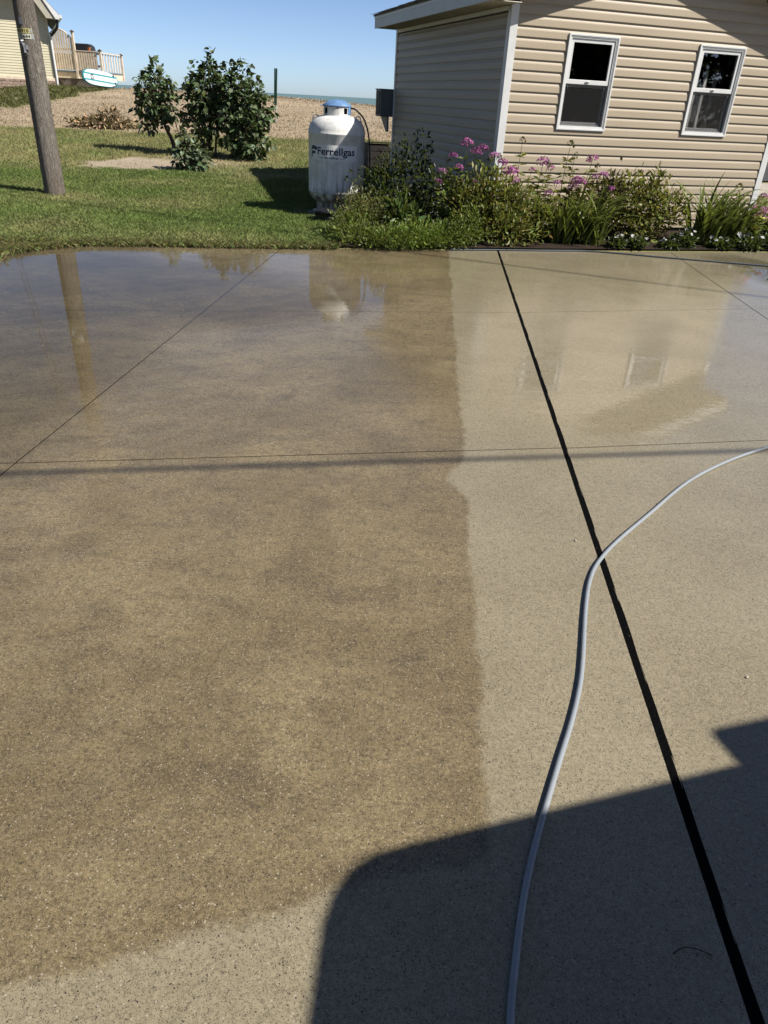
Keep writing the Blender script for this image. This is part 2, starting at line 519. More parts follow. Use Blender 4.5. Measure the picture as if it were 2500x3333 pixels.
    rough = n.math('ADD', rough, n.math('MULTIPLY', n.math('SUBTRACT', wn2, .5), .10))
    rough = n.math('MAXIMUM', rough, .015)
    wet = n.mr(rough, .55, .25, .25, 1.0)
    # relief: grains stick out of the film except in standing water
    hgt = n.math('ADD', n.math('MULTIPLY', ca.outputs[1], .6), n.math('MULTIPLY', fine, .6))
    bs = n.node('ShaderNodeBump'); bs.inputs['Distance'].default_value = .0022
    n.link(hgt, bs.inputs['Height']); n.link(n.mr(rough, .03, .3, .03, .5), bs.inputs['Strength'])
    # gentle ripples on the film
    rip = n.noise(n.pos(False, (1, 2.2, 1)), 9, 3, .5, .3)
    bc = n.node('ShaderNodeBump'); bc.inputs['Distance'].default_value = .004; bc.inputs['Strength'].default_value = .12
    n.link(rip, bc.inputs['Height'])
    base = n.mixc(n.math('MULTIPLY', wet, .30), base, (.05, .04, .026))
    b = n.bsdf(base, .8, .15, bs.outputs[0])
    n.link(wet, b.inputs['Coat Weight']); n.link(rough, b.inputs['Coat Roughness']); b.inputs['Coat IOR'].default_value = 1.45
    n.link(bc.outputs[0], b.inputs['Coat Normal'])
    n.link(b.outputs[0], out.inputs[0])
    return m
M['concrete'] = concrete_mat()

def water_mat():
    m, nt, out = new_mat('lake_water'); n = N(nt)
    f = n.noise(n.pos(False, (.02, .3, 1)), 1.0, 4)
    c = n.mixc(n.mr(f, .3, .7), (.105, .180, .195), (.140, .225, .235))
    nrm = n.bump(n.noise(n.pos(False, (.4, 1.5, 1)), 1.5, 4), .6, .2)
    b = n.bsdf(c, .55, .25, nrm); n.link(b.outputs[0], out.inputs[0])
    return m
M['lake'] = water_mat()

def puddle_mat():
    m, nt, out = new_mat('standing_water'); n = N(nt)
    a = n.node('ShaderNodeAttribute', attribute_name='Col')
    sep = n.node('ShaderNodeSeparateColor'); n.link(a.outputs['Color'], sep.inputs[0])
    rip = n.noise(n.pos(False, (1, 2.6, 1)), 6, 3, .5, .4)
    nrm = n.bump(rip, .055, .004)
    fr = n.node('ShaderNodeFresnel'); fr.inputs['IOR'].default_value = 1.37; n.link(nrm, fr.inputs['Normal'])
    gl = n.node('ShaderNodeBsdfGlossy'); gl.inputs['Roughness'].default_value = .012; n.link(nrm, gl.inputs['Normal'])
    tr = n.node('ShaderNodeBsdfTransparent'); tc = n.mixc(sep.outputs[0], (1, 1, 1), (.83, .84, .84)); n.link(tc, tr.inputs[0])
    mx = n.node('ShaderNodeMixShader')
    n.link(n.math('MULTIPLY', fr.outputs[0], n.mr(sep.outputs[0], .05, .6)), mx.inputs[0])
    n.link(tr.outputs[0], mx.inputs[1]); n.link(gl.outputs[0], mx.inputs[2]); n.link(mx.outputs[0], out.inputs[0])
    return m
M['puddle'] = puddle_mat()

def ground_mat():
    m, nt, out = new_mat('ground_cover'); n = N(nt)
    a = n.node('ShaderNodeAttribute', attribute_name='Col')
    p = n.pos()
    f = n.noise(p, 28, 5, .7); f2 = n.noise(p, 5, 4)
    c = n.mixc(n.mr(f, .35, .7, 0, .45), a.outputs['Color'], (.09, .07, .04))
    c = n.mixc(n.mr(f2, .4, .75, 0, .3), c, (.26, .20, .13))
    nrm = n.bump(f, .45, .02)
    b = n.bsdf(c, .95, .1, nrm); n.link(b.outputs[0], out.inputs[0])
    return m
M['ground'] = ground_mat()

# ------------------------------------------------------------------ terrain
def vnoise(x, y, sc, seed=0):
    """smooth value noise, 0..1"""
    x = np.asarray(x, float) * sc + seed * 17.13; y = np.asarray(y, float) * sc + seed * 7.77
    xi = np.floor(x); yi = np.floor(y); fx = x - xi; fy = y - yi
    fx = fx * fx * (3 - 2 * fx); fy = fy * fy * (3 - 2 * fy)
    def hsh(a, b):
        s_ = np.sin(a * 127.1 + b * 311.7 + seed * 3.3) * 43758.5453
        return s_ - np.floor(s_)
    return (hsh(xi, yi) * (1 - fx) + hsh(xi + 1, yi) * fx) * (1 - fy) + (hsh(xi, yi + 1) * (1 - fx) + hsh(xi + 1, yi + 1) * fx) * fy

def fbm(x, y, sc, seed=0):
    return .55 * vnoise(x, y, sc, seed) + .3 * vnoise(x, y, sc * 2.3, seed + 1) + .15 * vnoise(x, y, sc * 5.1, seed + 2)

DL = -4.06      # left edge of the driveway
def edge(x):
    xc = np.clip(x, -9, 12)
    return 8.97 + .2345 * xc + .0045 * xc * xc

def lerp_np(t, a, b): return a + (b - a) * t

def terrain(x, y):
    x = np.asarray(x, float); y = np.asarray(y, float)
    zc = np.interp(x, [-60, -30, -19, -16.5, -13, -6, -1, 12, 60], [.8, .9, 1.0, 1.38, 1.37, 1.33, 1.15, 1.15, 1.1])
    e = edge(x)
    z = np.where(y < e + .3, .004 + .026 * np.clip((y - e) / .3, 0, 1), 0)
    t1 = np.clip((y - e - .3) / np.maximum(12.3 - e - .3, .5), 0, 1)
    z = np.where(y >= e + .3, .03 + .07 * t1, z)
    t2 = np.clip((y - 12.3) / 9.7, 0, 1); z = z + .4 * t2
    t3 = np.clip((y - 22) / 16, 0, 1); z = z + (zc - .03 - .5) * t3
    t4 = np.clip((y - 38) / 4, 0, 1); z = z + .03 * t4
    t5 = np.clip((y - 42.5) / 8, 0, 1); z = z - (zc + 2.6) * t5 * t5 * (3 - 2 * t5)
    z = z + (fbm(x, y, .5, 3) - .5) * .10 * np.clip((y - 14) / 8, 0, 1)
    return z

def tz(x, y): return float(terrain(np.array([x]), np.array([y]))[0])

GREEN = np.array([.17, .19, .06]); YEL = np.array([.33, .27, .12]); DRY = np.array([.44, .35, .245])
SAND = np.array([.44, .37, .28]); FARG = np.array([.105, .115, .035])

def cover(x, y):
    """returns weights: dry (0 green .. 1 dry/brown), sand"""
    x = np.asarray(x, float); y = np.asarray(y, float)
    nb = fbm(x, y, .55, 5)
    b = 21.6 + .14 * (x + 6) + (nb - .5) * 1.6
    dry = np.clip((y - b) / .7 + .5, 0, 1)
    # green bank in front of the far house
    bank = np.clip((-12.35 - .085 * (y - 26) + (nb - .5) * 1.2 - x) / .5, 0, 1) * np.clip((y - 25.6 - (nb - .5) * 1.5) / .8, 0, 1)
    dry = dry * (1 - bank)
    # worn strips in the lawn
    worn = np.clip(1 - np.abs(y - (14.3 - .05 * x)) / 1.0, 0, 1) * np.clip((x + 4.2) / 1.5, 0, 1) * .55
    pole = np.clip(1 - np.hypot((x + 4.95) / .75, (y - 11.2) / .8), 0, 1) * .8
    under = np.clip(1 - np.hypot((x + 3.7) / 1.5, (y - 16.0) / 1.6), 0, 1) * .7
    dry = np.maximum(dry, np.maximum(np.maximum(worn, pole), under) * (.4 + nb))
    pd = np.hypot((x + 4.95 - .25 * (y - 15.4)) / 1.15, (y - 15.5) / 1.15) + (fbm(x, y, 1.5, 9) - .5) * 1.3 + (vnoise(x, y, 6, 13) - .5) * .5
    sand = np.clip((1.0 - pd) / .35, 0, 1)
    sand = np.maximum(sand, np.clip((x + 3.2) / 2.0, 0, 1) * np.clip((y - 24) / 5, 0, 1) * .7)
    return np.clip(dry, 0, 1), sand

def ground_color(x, y):
    dry, sand = cover(x, y)
    n1 = fbm(x, y, .9, 21)[..., None]
    g = lerp_np(np.clip((n1 - .3) * 1.8, 0, 1), GREEN, YEL * .8)
    c = g * (1 - dry[..., None]) + DRY * (.78 + .5 * n1) * dry[..., None]
    c = c * (1 - sand[..., None]) + SAND * (.8 + .4 * n1) * sand[..., None]
    return c

xs = np.unique(np.concatenate([np.linspace(-220, -30, 20), np.linspace(-30, -12, 91), np.linspace(-12, 9, 141), np.linspace(9, 30, 43), np.linspace(30, 220, 20), [DL - .10, DL + .02]]))
ss = np.unique(np.concatenate([np.linspace(-160, -12, 20), np.linspace(-12, -.5, 24), [-.05, 0.0, .05, .1, .2, .3], np.linspace(.5, 14, 96), np.linspace(14.2, 50, 120), np.linspace(52, 75, 8)]))
GX, GS = np.meshgrid(xs, ss)
GY = edge(GX) + GS
GZ = terrain(GX, GY)
inside = (GS < -.02) & (GX > DL) & (GX < 11.8)
GZ = np.where(inside, -.13, GZ)
GZ = np.where((GS < -.02) & ~inside, .012, GZ)
nx, ns = len(xs), len(ss)
V = np.stack([GX.ravel(), GY.ravel(), GZ.ravel()], 1)
ii = np.arange(nx * ns).reshape(ns, nx)
F = np.stack([ii[:-1, :-1].ravel(), ii[:-1, 1:].ravel(), ii[1:, 1:].ravel(), ii[1:, :-1].ravel()], 1)
tag(np_obj('ground', V, F, M['ground'], ground_color(GX.ravel(), GY.ravel()), smooth=True), kind='structure')

g = G(); g.add([(-9000, 46, -1.5), (9000, 46, -1.5), (9000, 14000, -1.5), (-9000, 14000, -1.5)], [(0, 1, 2, 3)])
g.obj('lake', M['lake'], kind='structure')

# garden bed soil
g = G()
bx = np.linspace(-.75, 6.2, 30)
top = []; bot = []
for x in bx:
    e = float(edge(x)); bot.append((x, e + .015, .028)); top.append((x - .25, min(e + 2.0, 12.2), .095))
vv = bot + top; nb_ = len(bx)
g.add(vv, [(i, i + 1, nb_ + i + 1, nb_ + i) for i in range(nb_ - 1)])
g.obj('garden_bed', M['soil'], kind='structure')

# path and side street beyond the shed
g = G(); g.add([(5.9, 15.2, .235), (14, 17.0, .315), (14, 18.9, .395), (5.5, 16.9, .31)], [(0, 1, 2, 3)])
g.obj('path', M['path'], kind='structure')
g = G(); g.add([(5.5, 17.2, .335), (16, 19.6, .43), (16, 25.5, .69), (5.5, 22.0, .54)], [(0, 1, 2, 3)])
g.obj('side_street', M['asphalt'], kind='structure')

# ------------------------------------------------------------------ driveway
drive = G()
drive.add([(DL + .03, -9, -.10), (11.7, -9, -.10), (11.7, 11.6, -.10), (4.0, 9.9, -.10), (0, 8.8, -.10), (DL + .03, 7.9, -.10)], [(0, 1, 2, 3, 4, 5)])
driveway = drive.obj('driveway', M['soil'], kind='structure')
def jl(y): return -1.345 - (8.689 - y) * .0672
def jb(y): return .755 + .0507 * y
def jr(y): return 3.345 + .0563 * (y - 6.504)
def t1(x): return 6.065 + .19 * x + max(0, x - 1.0) * .075
def t2(x): return 3.285 + .19 * x + max(0, x - .93) * .027
def t0(x): return .15 + .19 * x
def tm(x): return -3.0 + .19 * x
def cross(fx, fy):
    y = 3.0
    for _ in range(40): y = fy(fx(y))
    return (fx(y), y)
HW = .0045; BW = .0125
cols = [(lambda y: DL + .02, 0), (jl, HW), (jb, BW), (jr, HW), (lambda y: 6.2 + .05 * y, HW), (lambda y: 11.6, 0)]
rows = [(lambda x: -8.5, HW), (tm, HW), (t0, HW), (t2, HW), (t1, HW), (lambda x: float(edge(x)) - .004, 0)]
def slab(poly):
    """one poured slab"""
    n_ = len(poly); c = Vector((sum(p[0] for p in poly) / n_, sum(p[1] for p in poly) / n_))
    v = [(p[0], p[1], -.10) for p in poly] + [(p[0], p[1], 0.0) for p in poly]
    f = [(i, (i + 1) % n_, n_ + (i + 1) % n_, n_ + i) for i in range(n_)]
    f.append(tuple(range(n_, 2 * n_)))
    g_ = G(); g_.add(v, f)
    return g_.obj('concrete_slab', M['concrete'], driveway)
for i in range(len(cols) - 1):
    for j in range(len(rows) - 1):
        (cl_, hl), (cr_, hr), (rb, hb), (rt, ht) = cols[i], cols[i + 1], rows[j], rows[j + 1]
        L0 = cross(cl_, rb); R0 = cross(cr_, rb); R1 = cross(cr_, rt); L1 = cross(cl_, rt)
        mid = []
        if j == len(rows) - 2:
            for k in (.75, .5, .25):
                xm = L1[0] + (R1[0] - L1[0]) * k; mid.append((xm, rt(xm) - ht))
        slab([(L0[0] + hl, L0[1] + hb), (R0[0] - hr, R0[1] + hb), (R1[0] - hr, R1[1] - ht)] + mid + [(L1[0] + hl, L1[1] - ht)])
def filler(fn, along, a0, a1, w=.0064, z=-.0028, n__=40):
    g_ = G(); A = []; B = []
    for k in range(n__ + 1):
        t = a0 + (a1 - a0) * k / n__
        if along == 'y': x, y = fn(t), t; A.append((x - w, y, z)); B.append((x + w, y, z))
        else: x, y = t, fn(t); A.append((x, y - w, z)); B.append((x, y + w, z))
    g_.add(A + B, [(k, k + 1, n__ + 2 + k, n__ + 1 + k) for k in range(n__)]); g_.obj('joint_filler', M['joint_dirt'], driveway)
filler(jl, 'y', -8.4, 8.64); filler(jr, 'y', -8.4, 9.82); filler(lambda y: 6.2 + .05 * y, 'y', -8.4, 10.4)
for fn, zz in ((t1, -.0031), (t2, -.0031), (t0, -.0031), (tm, -.0031)):
    ks = [DL + .03, cross(jl, fn)[0], cross(jb, fn)[0], cross(jr, fn)[0], cross(lambda y: 6.2 + .05 * y, fn)[0], 11.5]
    def pw(x, ks=ks, fn=fn):
        for i_ in range(5):
            if x <= ks[i_ + 1] or i_ == 4: return fn(ks[i_]) + (fn(ks[i_ + 1]) - fn(ks[i_])) * (x - ks[i_]) / (ks[i_ + 1] - ks[i_])
    filler(pw, 'x', DL + .03, jb(pw(.9)) - .013, z=zz); filler(pw, 'x', jb(pw(.9)) + .013, 11.5, z=zz, n__=60)
# black expansion strip along the middle joint, slightly uneven
g = G(); pl_ = []; pr_ = []
for k in range(160):
    y = -8.4 + k * (float(edge(1.23)) + 8.4) / 159
    w = .0125 + .001 * math.sin(k * 2.1) + .0008 * math.sin(k * 5.3)
    zz = -.0025 + .0012 * math.sin(k * 1.7)
    pl_.append((jb(y) - w, y, zz)); pr_.append((jb(y) + w + .003, y, zz + .0035))
g.add(pl_ + pr_, [(k, 160 + k, 161 + k, k + 1) for k in range(159)])
g.obj('expansion_joint', M['black_rubber'], driveway)

# standing water in the low back corner
def puddle(cx, cy, rx, ry, rot, seed, z=.0035):
    rings, seg = 14, 72
    v = [(cx, cy, z)]; col = [(1, 1, 1)]
    for i in range(1, rings + 1):
        t = i / rings
        for k in range(seg):
            a = 2 * math.pi * k / seg
            w = 1 + .22 * math.sin(3 * a + seed) + .13 * math.sin(5 * a + 2 * seed) + .07 * math.sin(9 * a + seed * 3)
            x = math.cos(a) * rx * w * t; y = math.sin(a) * ry * w * t
            X_ = cx + x * math.cos(rot) - y * math.sin(rot); Y_ = cy + x * math.sin(rot) + y * math.cos(rot)
            X_ = max(X_, DL + .03 + .002 * i); Y_ = min(Y_, float(edge(X_)) - .012 - .002 * (rings - i) )
            v.append((X_, Y_, z)); d = max(0, 1 - t); d = min(1, d * 1.6); col.append((d, d, d))
    f = []
    for k in range(seg): f.append((0, 1 + k, 1 + (k + 1) % seg, 1 + (k + 1) % seg))
    tri = np.array([(0, 1 + k, 1 + (k + 1) % seg) for k in range(seg)])
    for i in range(rings - 1):
        for k in range(seg):
            a, b = 1 + i * seg + k, 1 + i * seg + (k + 1) % seg
            c, d = a + seg, b + seg
            tri = np.vstack([tri, [(a, c, d), (a, d, b)]]) if False else tri
    quads = []
    for i in range(rings - 1):
        for k in range(seg):
            a, b = 1 + i * seg + k, 1 + i * seg + (k + 1) % seg
            quads += [(a, a + seg, b + seg), (a, b + seg, b)]
    T = np.vstack([tri, np.array(quads)])
    return np_obj('puddle', np.array(v), T, M['puddle'], np.array(col), kind='structure')
puddle(-2.95, 5.85, 2.3, 3.3, .30, 1.0)
puddle(4.7, 8.75, 1.0, 1.1, .3, 2.2)

# ------------------------------------------------------------------ shed
TH = rad(17.9)
SC = Vector((1.2108, 10.4, 0))
shed = empty('tan_shed', SC, TH, 'tan vinyl sided shed with two white windows behind the flower bed', 'shed')
W, DEP, Z0, ZE, SL, OV, RK = 4.26, 4.62, .115, 2.585, .33, .39, .27
EXP = .1143
APX = W / 2
def roof_low(x): return ZE + SL * (min(x, W - x) + OV)
PROF = [(0, 0), (.0165, .0), (.0168, .006), (.0152, .030), (.0128, .066), (.0100, .078), (.0050, .092), (.0022, .104), (.0015, EXP + .004)]
def board(a0, a1, z, wall, parent, mat=None, profile=PROF, name='siding_board'):
    v = []
    for a in (a0, a1):
        for (o_, dz) in profile:
            if wall == 'front': v.append((a, -o_, z + dz))
            elif wall == 'left': v.append((-o_, a, z + dz))
            elif wall == 'right': v.append((W + o_, a, z + dz))
            else: v.append((a, DEP + o_, z + dz))
    n_ = len(profile)
    g_ = G(); g_.add(v, [(i, i + 1, n_ + i + 1, n_ + i) for i in range(n_ - 1)])
    return g_.obj(name, mat or M['siding'], parent, normals=True)
WINS = [(.785, 1.503, 1.31, 2.36), (2.705, 3.430, 1.31, 2.36)]
nco = int((roof_low(APX) - Z0) / EXP) + 1
for k in range(nco):
    z = Z0 + k * EXP; zm = z + EXP * .75
    a0, a1 = .075, W - .075
    if zm > ZE: a0 = max(a0, (zm - ZE) / SL - OV); a1 = W - a0
    if a1 - a0 < .1: continue
    cuts = [(w[0] + .012, w[1] - .012) for w in WINS if z + EXP > w[2] + .01 and z < w[3] - .01]
    segs = []; s0 = a0
    for c0, c1 in cuts: segs.append((s0, c0)); s0 = c1
    segs.append((s0, a1))
    for q0, q1 in segs: board(q0, q1, z, 'front', shed)
    for w in WINS:      # notched pieces over and under each window
        if z < w[3] - .01 < z + EXP:
            zc = w[3] - .012 - z; pr_ = [(0, zc)] + [p for p in PROF[1:] if p[1] > zc + .002]
            if len(pr_) > 2: board(w[0] + .012, w[1] - .012, z, 'front', shed, profile=[(0, zc), (max(p[0] for p in pr_[1:]), zc)] + pr_[1:])
        if z < w[2] + .01 < z + EXP and z < w[2] - .004:
            zc = w[2] + .012 - z; pr_ = [p for p in PROF if p[1] < zc - .002]
            if len(pr_) > 1: board(w[0] + .012, w[1] - .012, z, 'front', shed, profile=pr_ + [(pr_[-1][0] * .95, zc)])
RW = (1.22, 1.95, 1.12, 2.22)
for k in range(int((ZE - Z0) / EXP)):
    z = Z0 + k * EXP
    board(.075, DEP - .06, z, 'left', shed)
    if z + EXP > RW[2] and z < RW[3]:
        board(.075, RW[0], z, 'right', shed); board(RW[1], DEP - .06, z, 'right', shed)
    else: board(.075, DEP - .06, z, 'right', shed)
    board(.06, W - .06, z, 'back', shed)
# sheathing with openings
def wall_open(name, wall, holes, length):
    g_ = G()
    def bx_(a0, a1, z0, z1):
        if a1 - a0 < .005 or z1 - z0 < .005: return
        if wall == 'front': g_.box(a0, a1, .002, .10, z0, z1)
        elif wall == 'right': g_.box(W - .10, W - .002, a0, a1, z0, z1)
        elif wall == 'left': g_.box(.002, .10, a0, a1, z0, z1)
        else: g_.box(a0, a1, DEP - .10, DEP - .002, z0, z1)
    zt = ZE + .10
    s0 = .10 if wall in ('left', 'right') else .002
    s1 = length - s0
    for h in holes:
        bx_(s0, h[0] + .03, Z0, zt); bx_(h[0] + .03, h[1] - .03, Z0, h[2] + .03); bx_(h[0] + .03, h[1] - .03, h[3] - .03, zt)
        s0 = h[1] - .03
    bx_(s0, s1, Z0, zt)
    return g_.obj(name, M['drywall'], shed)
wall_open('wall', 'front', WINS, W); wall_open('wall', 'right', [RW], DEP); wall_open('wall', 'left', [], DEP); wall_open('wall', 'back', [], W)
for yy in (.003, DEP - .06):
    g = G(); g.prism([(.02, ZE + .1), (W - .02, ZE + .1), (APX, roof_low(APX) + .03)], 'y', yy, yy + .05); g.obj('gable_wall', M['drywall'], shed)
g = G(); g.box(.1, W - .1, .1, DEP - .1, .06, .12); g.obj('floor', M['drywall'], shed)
g = G(); g.box(.03, W - .03, .03, DEP - .03, 0.0, .10); g.obj('foundation', M['concrete_block'], shed)
# corner boards
for (x0, x1, y0, y1) in ((-.024, .075, -.024, .0), (-.024, 0, 0, .075), (W - .075, W + .024, -.024, .0), (W, W + .024, 0, .075), (-.022, .06, DEP, DEP + .022), (-.022, 0, DEP - .055, DEP), (W - .06, W + .022, DEP, DEP + .022)):
    g = G(); g.box(x0, x1, y0, y1, Z0 - .03, ZE + (.02 if y0 < 1 and y1 < .05 else 0)); g.obj('corner_trim', M['white_trim'], shed, bevel=.003)
# roof
roof = G()
for s_ in (0, 1):
    def RX(x): return x if s_ == 0 else W - x
    zt = lambda x: ZE + .175 + SL * (x + OV)
    roof.prism([(RX(-OV - .02), zt(-OV - .02)), (RX(APX), zt(APX)), (RX(APX), zt(APX) + .03), (RX(-OV - .02), zt(-OV - .02) + .03)], 'y', -RK - .02, DEP + .12)
roof = roof.obj('roof', M['shingle'], shed)
sh_me = {}
def shingle(w, key):
    if key not in sh_me:
        g_ = G(); g_.box(0, .165, 0, w, 0, .006); sh_me[key] = g_.mesh('shingle', M['shingle'])
    return sh_me[key]
ang = math.atan(SL)
for c_ in range(5):
    x = -OV - .035 + c_ * .13; y = -RK - .03 - random.random() * .2; k = 0
    while y < DEP + .12:
        key = random.choice((.22, .28, .33)); 
        if y + key > DEP + .13: key = .22
        o = bpy.data.objects.new('shingle', shingle(key - .006, key)); link(o, roof)
        o.location = (x + random.uniform(-.008, .004), max(y, -RK - .03), ZE + .175 + SL * (x + OV) + .034 + .004 * c_ * 0 + random.uniform(0, .004))
        o.rotation_euler = (0, -ang + .035 + random.uniform(-.01, .01), random.uniform(-.006, .006)); y += key; k += 1
g = G()
for s_ in (0, 1):
    def RX(x): return x if s_ == 0 else W - x
    g = G(); a, b = sorted((RX(-OV), RX(-OV + .02))); g.box(a, b, -RK, DEP + .10, ZE, ZE + .178); g.obj('fascia', M['fascia'], shed, bevel=.002)
    g = G(); a, b = sorted((RX(-OV - .006), RX(-OV))); g.box(a, b, -RK - .01, DEP + .105, ZE + .135, ZE + .186); g.obj('drip_edge', M['white_trim'], shed)
    for (q0, q1, nm) in ((-RK, -RK + .02, 'rake_board'), (DEP + .08, DEP + .10, 'rake_board')):
        g = G(); x0 = -OV + .02
        g.prism([(RX(x0), roof_low(x0)), (RX(APX - .002), roof_low(APX)), (RX(APX - .002), roof_low(APX) + .172), (RX(x0), roof_low(x0) + .172)], 'y', q0, q1)
        g.obj(nm, M['fascia'] if s_ == 0 else M['white_trim'], shed, bevel=.002)
    g = G(); x0 = -OV + .022
    g.prism([(RX(x0), roof_low(x0) + .012), (RX(APX - .002), roof_low(APX) + .012), (RX(APX - .002), roof_low(APX) + .03), (RX(x0), roof_low(x0) + .03)], 'y', -RK + .022, .0)
    g.obj('rake_soffit', M['soffit'], shed)
    # vented eave soffit, panel by panel
    y = -RK + .022; npan = 16; pw = (DEP + .10 + RK - .03) / npan
    for k in range(npan):
        pv = []
        for (t, dz) in ((0, .004), (.03, .004), (.05, .012), (.30, .012), (.33, .004), (.36, .004), (.39, .012), (.64, .012), (.67, .004), (.70, .004), (.73, .012), (.97, .012), (.99, .004)):
            pv.append((y + k * pw + t * pw, ZE + dz))
        a, b = sorted((RX(-OV + .02), RX(-.002)))
        g_ = G(); n_ = len(pv); g_.add([(a, p[0], p[1]) for p in pv] + [(b, p[0], p[1]) for p in pv], [(i, i + 1, n_ + i + 1, n_ + i) for i in range(n_ - 1)])
        g_.obj('soffit_panel', M['soffit'], shed)
    g = G(); a, b = sorted((RX(-.024), RX(-.001))); g.box(a, b, .0, DEP, ZE - .045, ZE + .002); g.obj('frieze_trim', M['white_trim'], shed)

def frame_rect(g_, x0, x1, z0, z1, w, y0, y1, wb=None):
    wb = wb or w
    g_.box(x0, x1, y0, y1, z1 - w, z1); g_.box(x0, x1, y0, y1, z0, z0 + wb)
    g_.box(x0, x0 + w, y0, y1, z0 + wb, z1 - w); g_.box(x1 - w, x1, y0, y1, z0 + wb, z1 - w)
def window(x0, x1, z0, z1, latch):
    """double-hung vinyl window on the front wall; local y grows inwards"""
    g_ = G(); frame_rect(g_, x0, x1, z0, z1, .022, -.034, .10)
    win = g_.obj('window', M['white_trim'], shed, bevel=.003)
    g_ = G(); frame_rect(g_, x0 + .022, x1 - .022, z0 + .022, z1 - .022, .012, -.028, .09); g_.obj('jamb', M['white_trim'], win, bevel=.002)
    g_ = G(); frame_rect(g_, x0 + .034, x1 - .034, z0 + .034, z1 - .034, .014, -.023, .09); g_.obj('inner_jamb', M['white_trim'], win, bevel=.002)
    zm = (z0 + z1) / 2 + .012
    ux0, ux1 = x0 + .048, x1 - .048
    g_ = G(); frame_rect(g_, ux0, ux1, zm - .02, z1 - .048, .042, -.012, .02, .05); g_.obj('upper_sash', M['white_trim'], win, bevel=.003)
    g_ = G(); g_.box(ux0 + .042, ux1 - .042, .002, .006, zm + .03, z1 - .09); g_.obj('pane', M['glass'], win)
    g_ = G(); frame_rect(g_, ux0, ux1, z0 + .048, zm - .02, .034, .026, .058, .045); g_.obj('lower_sash', M['white_trim'], win, bevel=.003)
    g_ = G(); g_.box(ux0 + .034, ux1 - .034, .040, .044, z0 + .093, zm - .05); g_.obj('pane', M['glass'], win)
    g_ = G(); frame_rect(g_, ux0 + .004, ux1 - .004, z0 + .05, zm - .022, .014, .006, .014); g_.obj('screen_frame', M['ac_grey'], win)
    g_ = G(); g_.add([(ux0 + .018, .010, z0 + .064), (ux1 - .018, .010, z0 + .064), (ux1 - .018, .010, zm - .036), (ux0 + .018, .010, zm - .036)], [(0, 1, 2, 3)]); g_.obj('insect_screen', M['screen'], win)
    for xx in (ux0 + .02, ux1 - .05):
        g_ = G(); g_.box(xx, xx + .03, .001, .005, zm - .046, zm - .042); g_.box(xx if xx > (x0 + x1) / 2 else xx + .026, xx + .004 if xx > (x0 + x1) / 2 else xx + .03, .001, .005, zm - .075, zm - .046); g_.obj('screen_tab', M['ac_grey'], win)
    g_ = G(); g_.box(latch - .03, latch + .03, -.022, -.012, zm + .004, zm + .014); g_.box(latch - .012, latch + .02, -.03, -.022, zm + .006, zm + .02); g_.obj('latch', M['white_trim'], win, bevel=.002)
    return win
window(*WINS[0], 1.14); window(*WINS[1], 3.06)
# three-light window in the far side wall, seen through the room
g = G(); 
def side_frame(g_, y0, y1, z0, z1, w, xa, xb):
    g_.box(xa, xb, y0, y1, z1 - w, z1); g_.box(xa, xb, y0, y1, z0, z0 + w); g_.box(xa, xb, y0, y0 + w, z0 + w, z1 - w); g_.box(xa, xb, y1 - w, y1, z0 + w, z1 - w)
side_frame(g, RW[0], RW[1], RW[2], RW[3], .045, W - .11, W + .03)
sw = g.obj('window', M['white_trim'], shed)
for t in (1 / 3, 2 / 3):
    ym = RW[0] + (RW[1] - RW[0]) * t; g = G(); g.box(W - .10, W - .02, ym - .018, ym + .018, RW[2] + .045, RW[3] - .045); g.obj('mullion', M['white_trim'], sw)
for t in range(3):
    y0 = RW[0] + .045 + t * .22; g = G(); g.box(W - .05, W - .046, RW[0] + .045 + t * (RW[1] - RW[0] - .09) / 3 + .02, RW[0] + .045 + (t + 1) * (RW[1] - RW[0] - .09) / 3 - .02, RW[2] + .045, RW[3] - .045); g.obj('pane', M['glass'], sw)

def ltw(root_loc, rz, p):
    c, s_ = math.cos(rz), math.sin(rz)
    return (root_loc[0] + c * p[0] - s_ * p[1], root_loc[1] + s_ * p[0] + c * p[1], root_loc[2] + p[2])
# two dark chairs inside the shed
def rounded_back(w, h_, t):
    g_ = G(); pts = [(-w / 2, 0), (w / 2, 0), (w / 2, h_ * .6)]
    for k in range(1, 9): a = math.pi * k / 9; pts.append((w / 2 * math.cos(a), h_ * .6 + h_ * .4 * math.sin(a)))
    pts.append((-w / 2, h_ * .6)); g_.prism(pts, 'y', -t / 2, t / 2); return g_
for i, (lx, ly) in enumerate(((2.92, .62), (3.36, .72))):
    c = empty('chair', ltw(SC, TH, (lx, ly, .12)), TH + .1 * i, ['dark round backed chair seen low in the right shed window, left one', 'dark round backed chair seen low in the right shed window, right one'][i], 'chair', 'chairs inside the shed')
    o = rounded_back(.40, .82, .05).obj('backrest', M['chair'], c); o.location = (0, -.2, .45)
    g = G(); g.box(-.21, .21, -.2, .22, .40, .46); g.obj('seat', M['chair'], c, bevel=.01)
    for sx in (-.17, .17):
        for sy in (-.16, .18): g = G(); g.box(sx - .02, sx + .02, sy - .02, sy + .02, 0, .40); g.obj('leg', M['chair'], c)

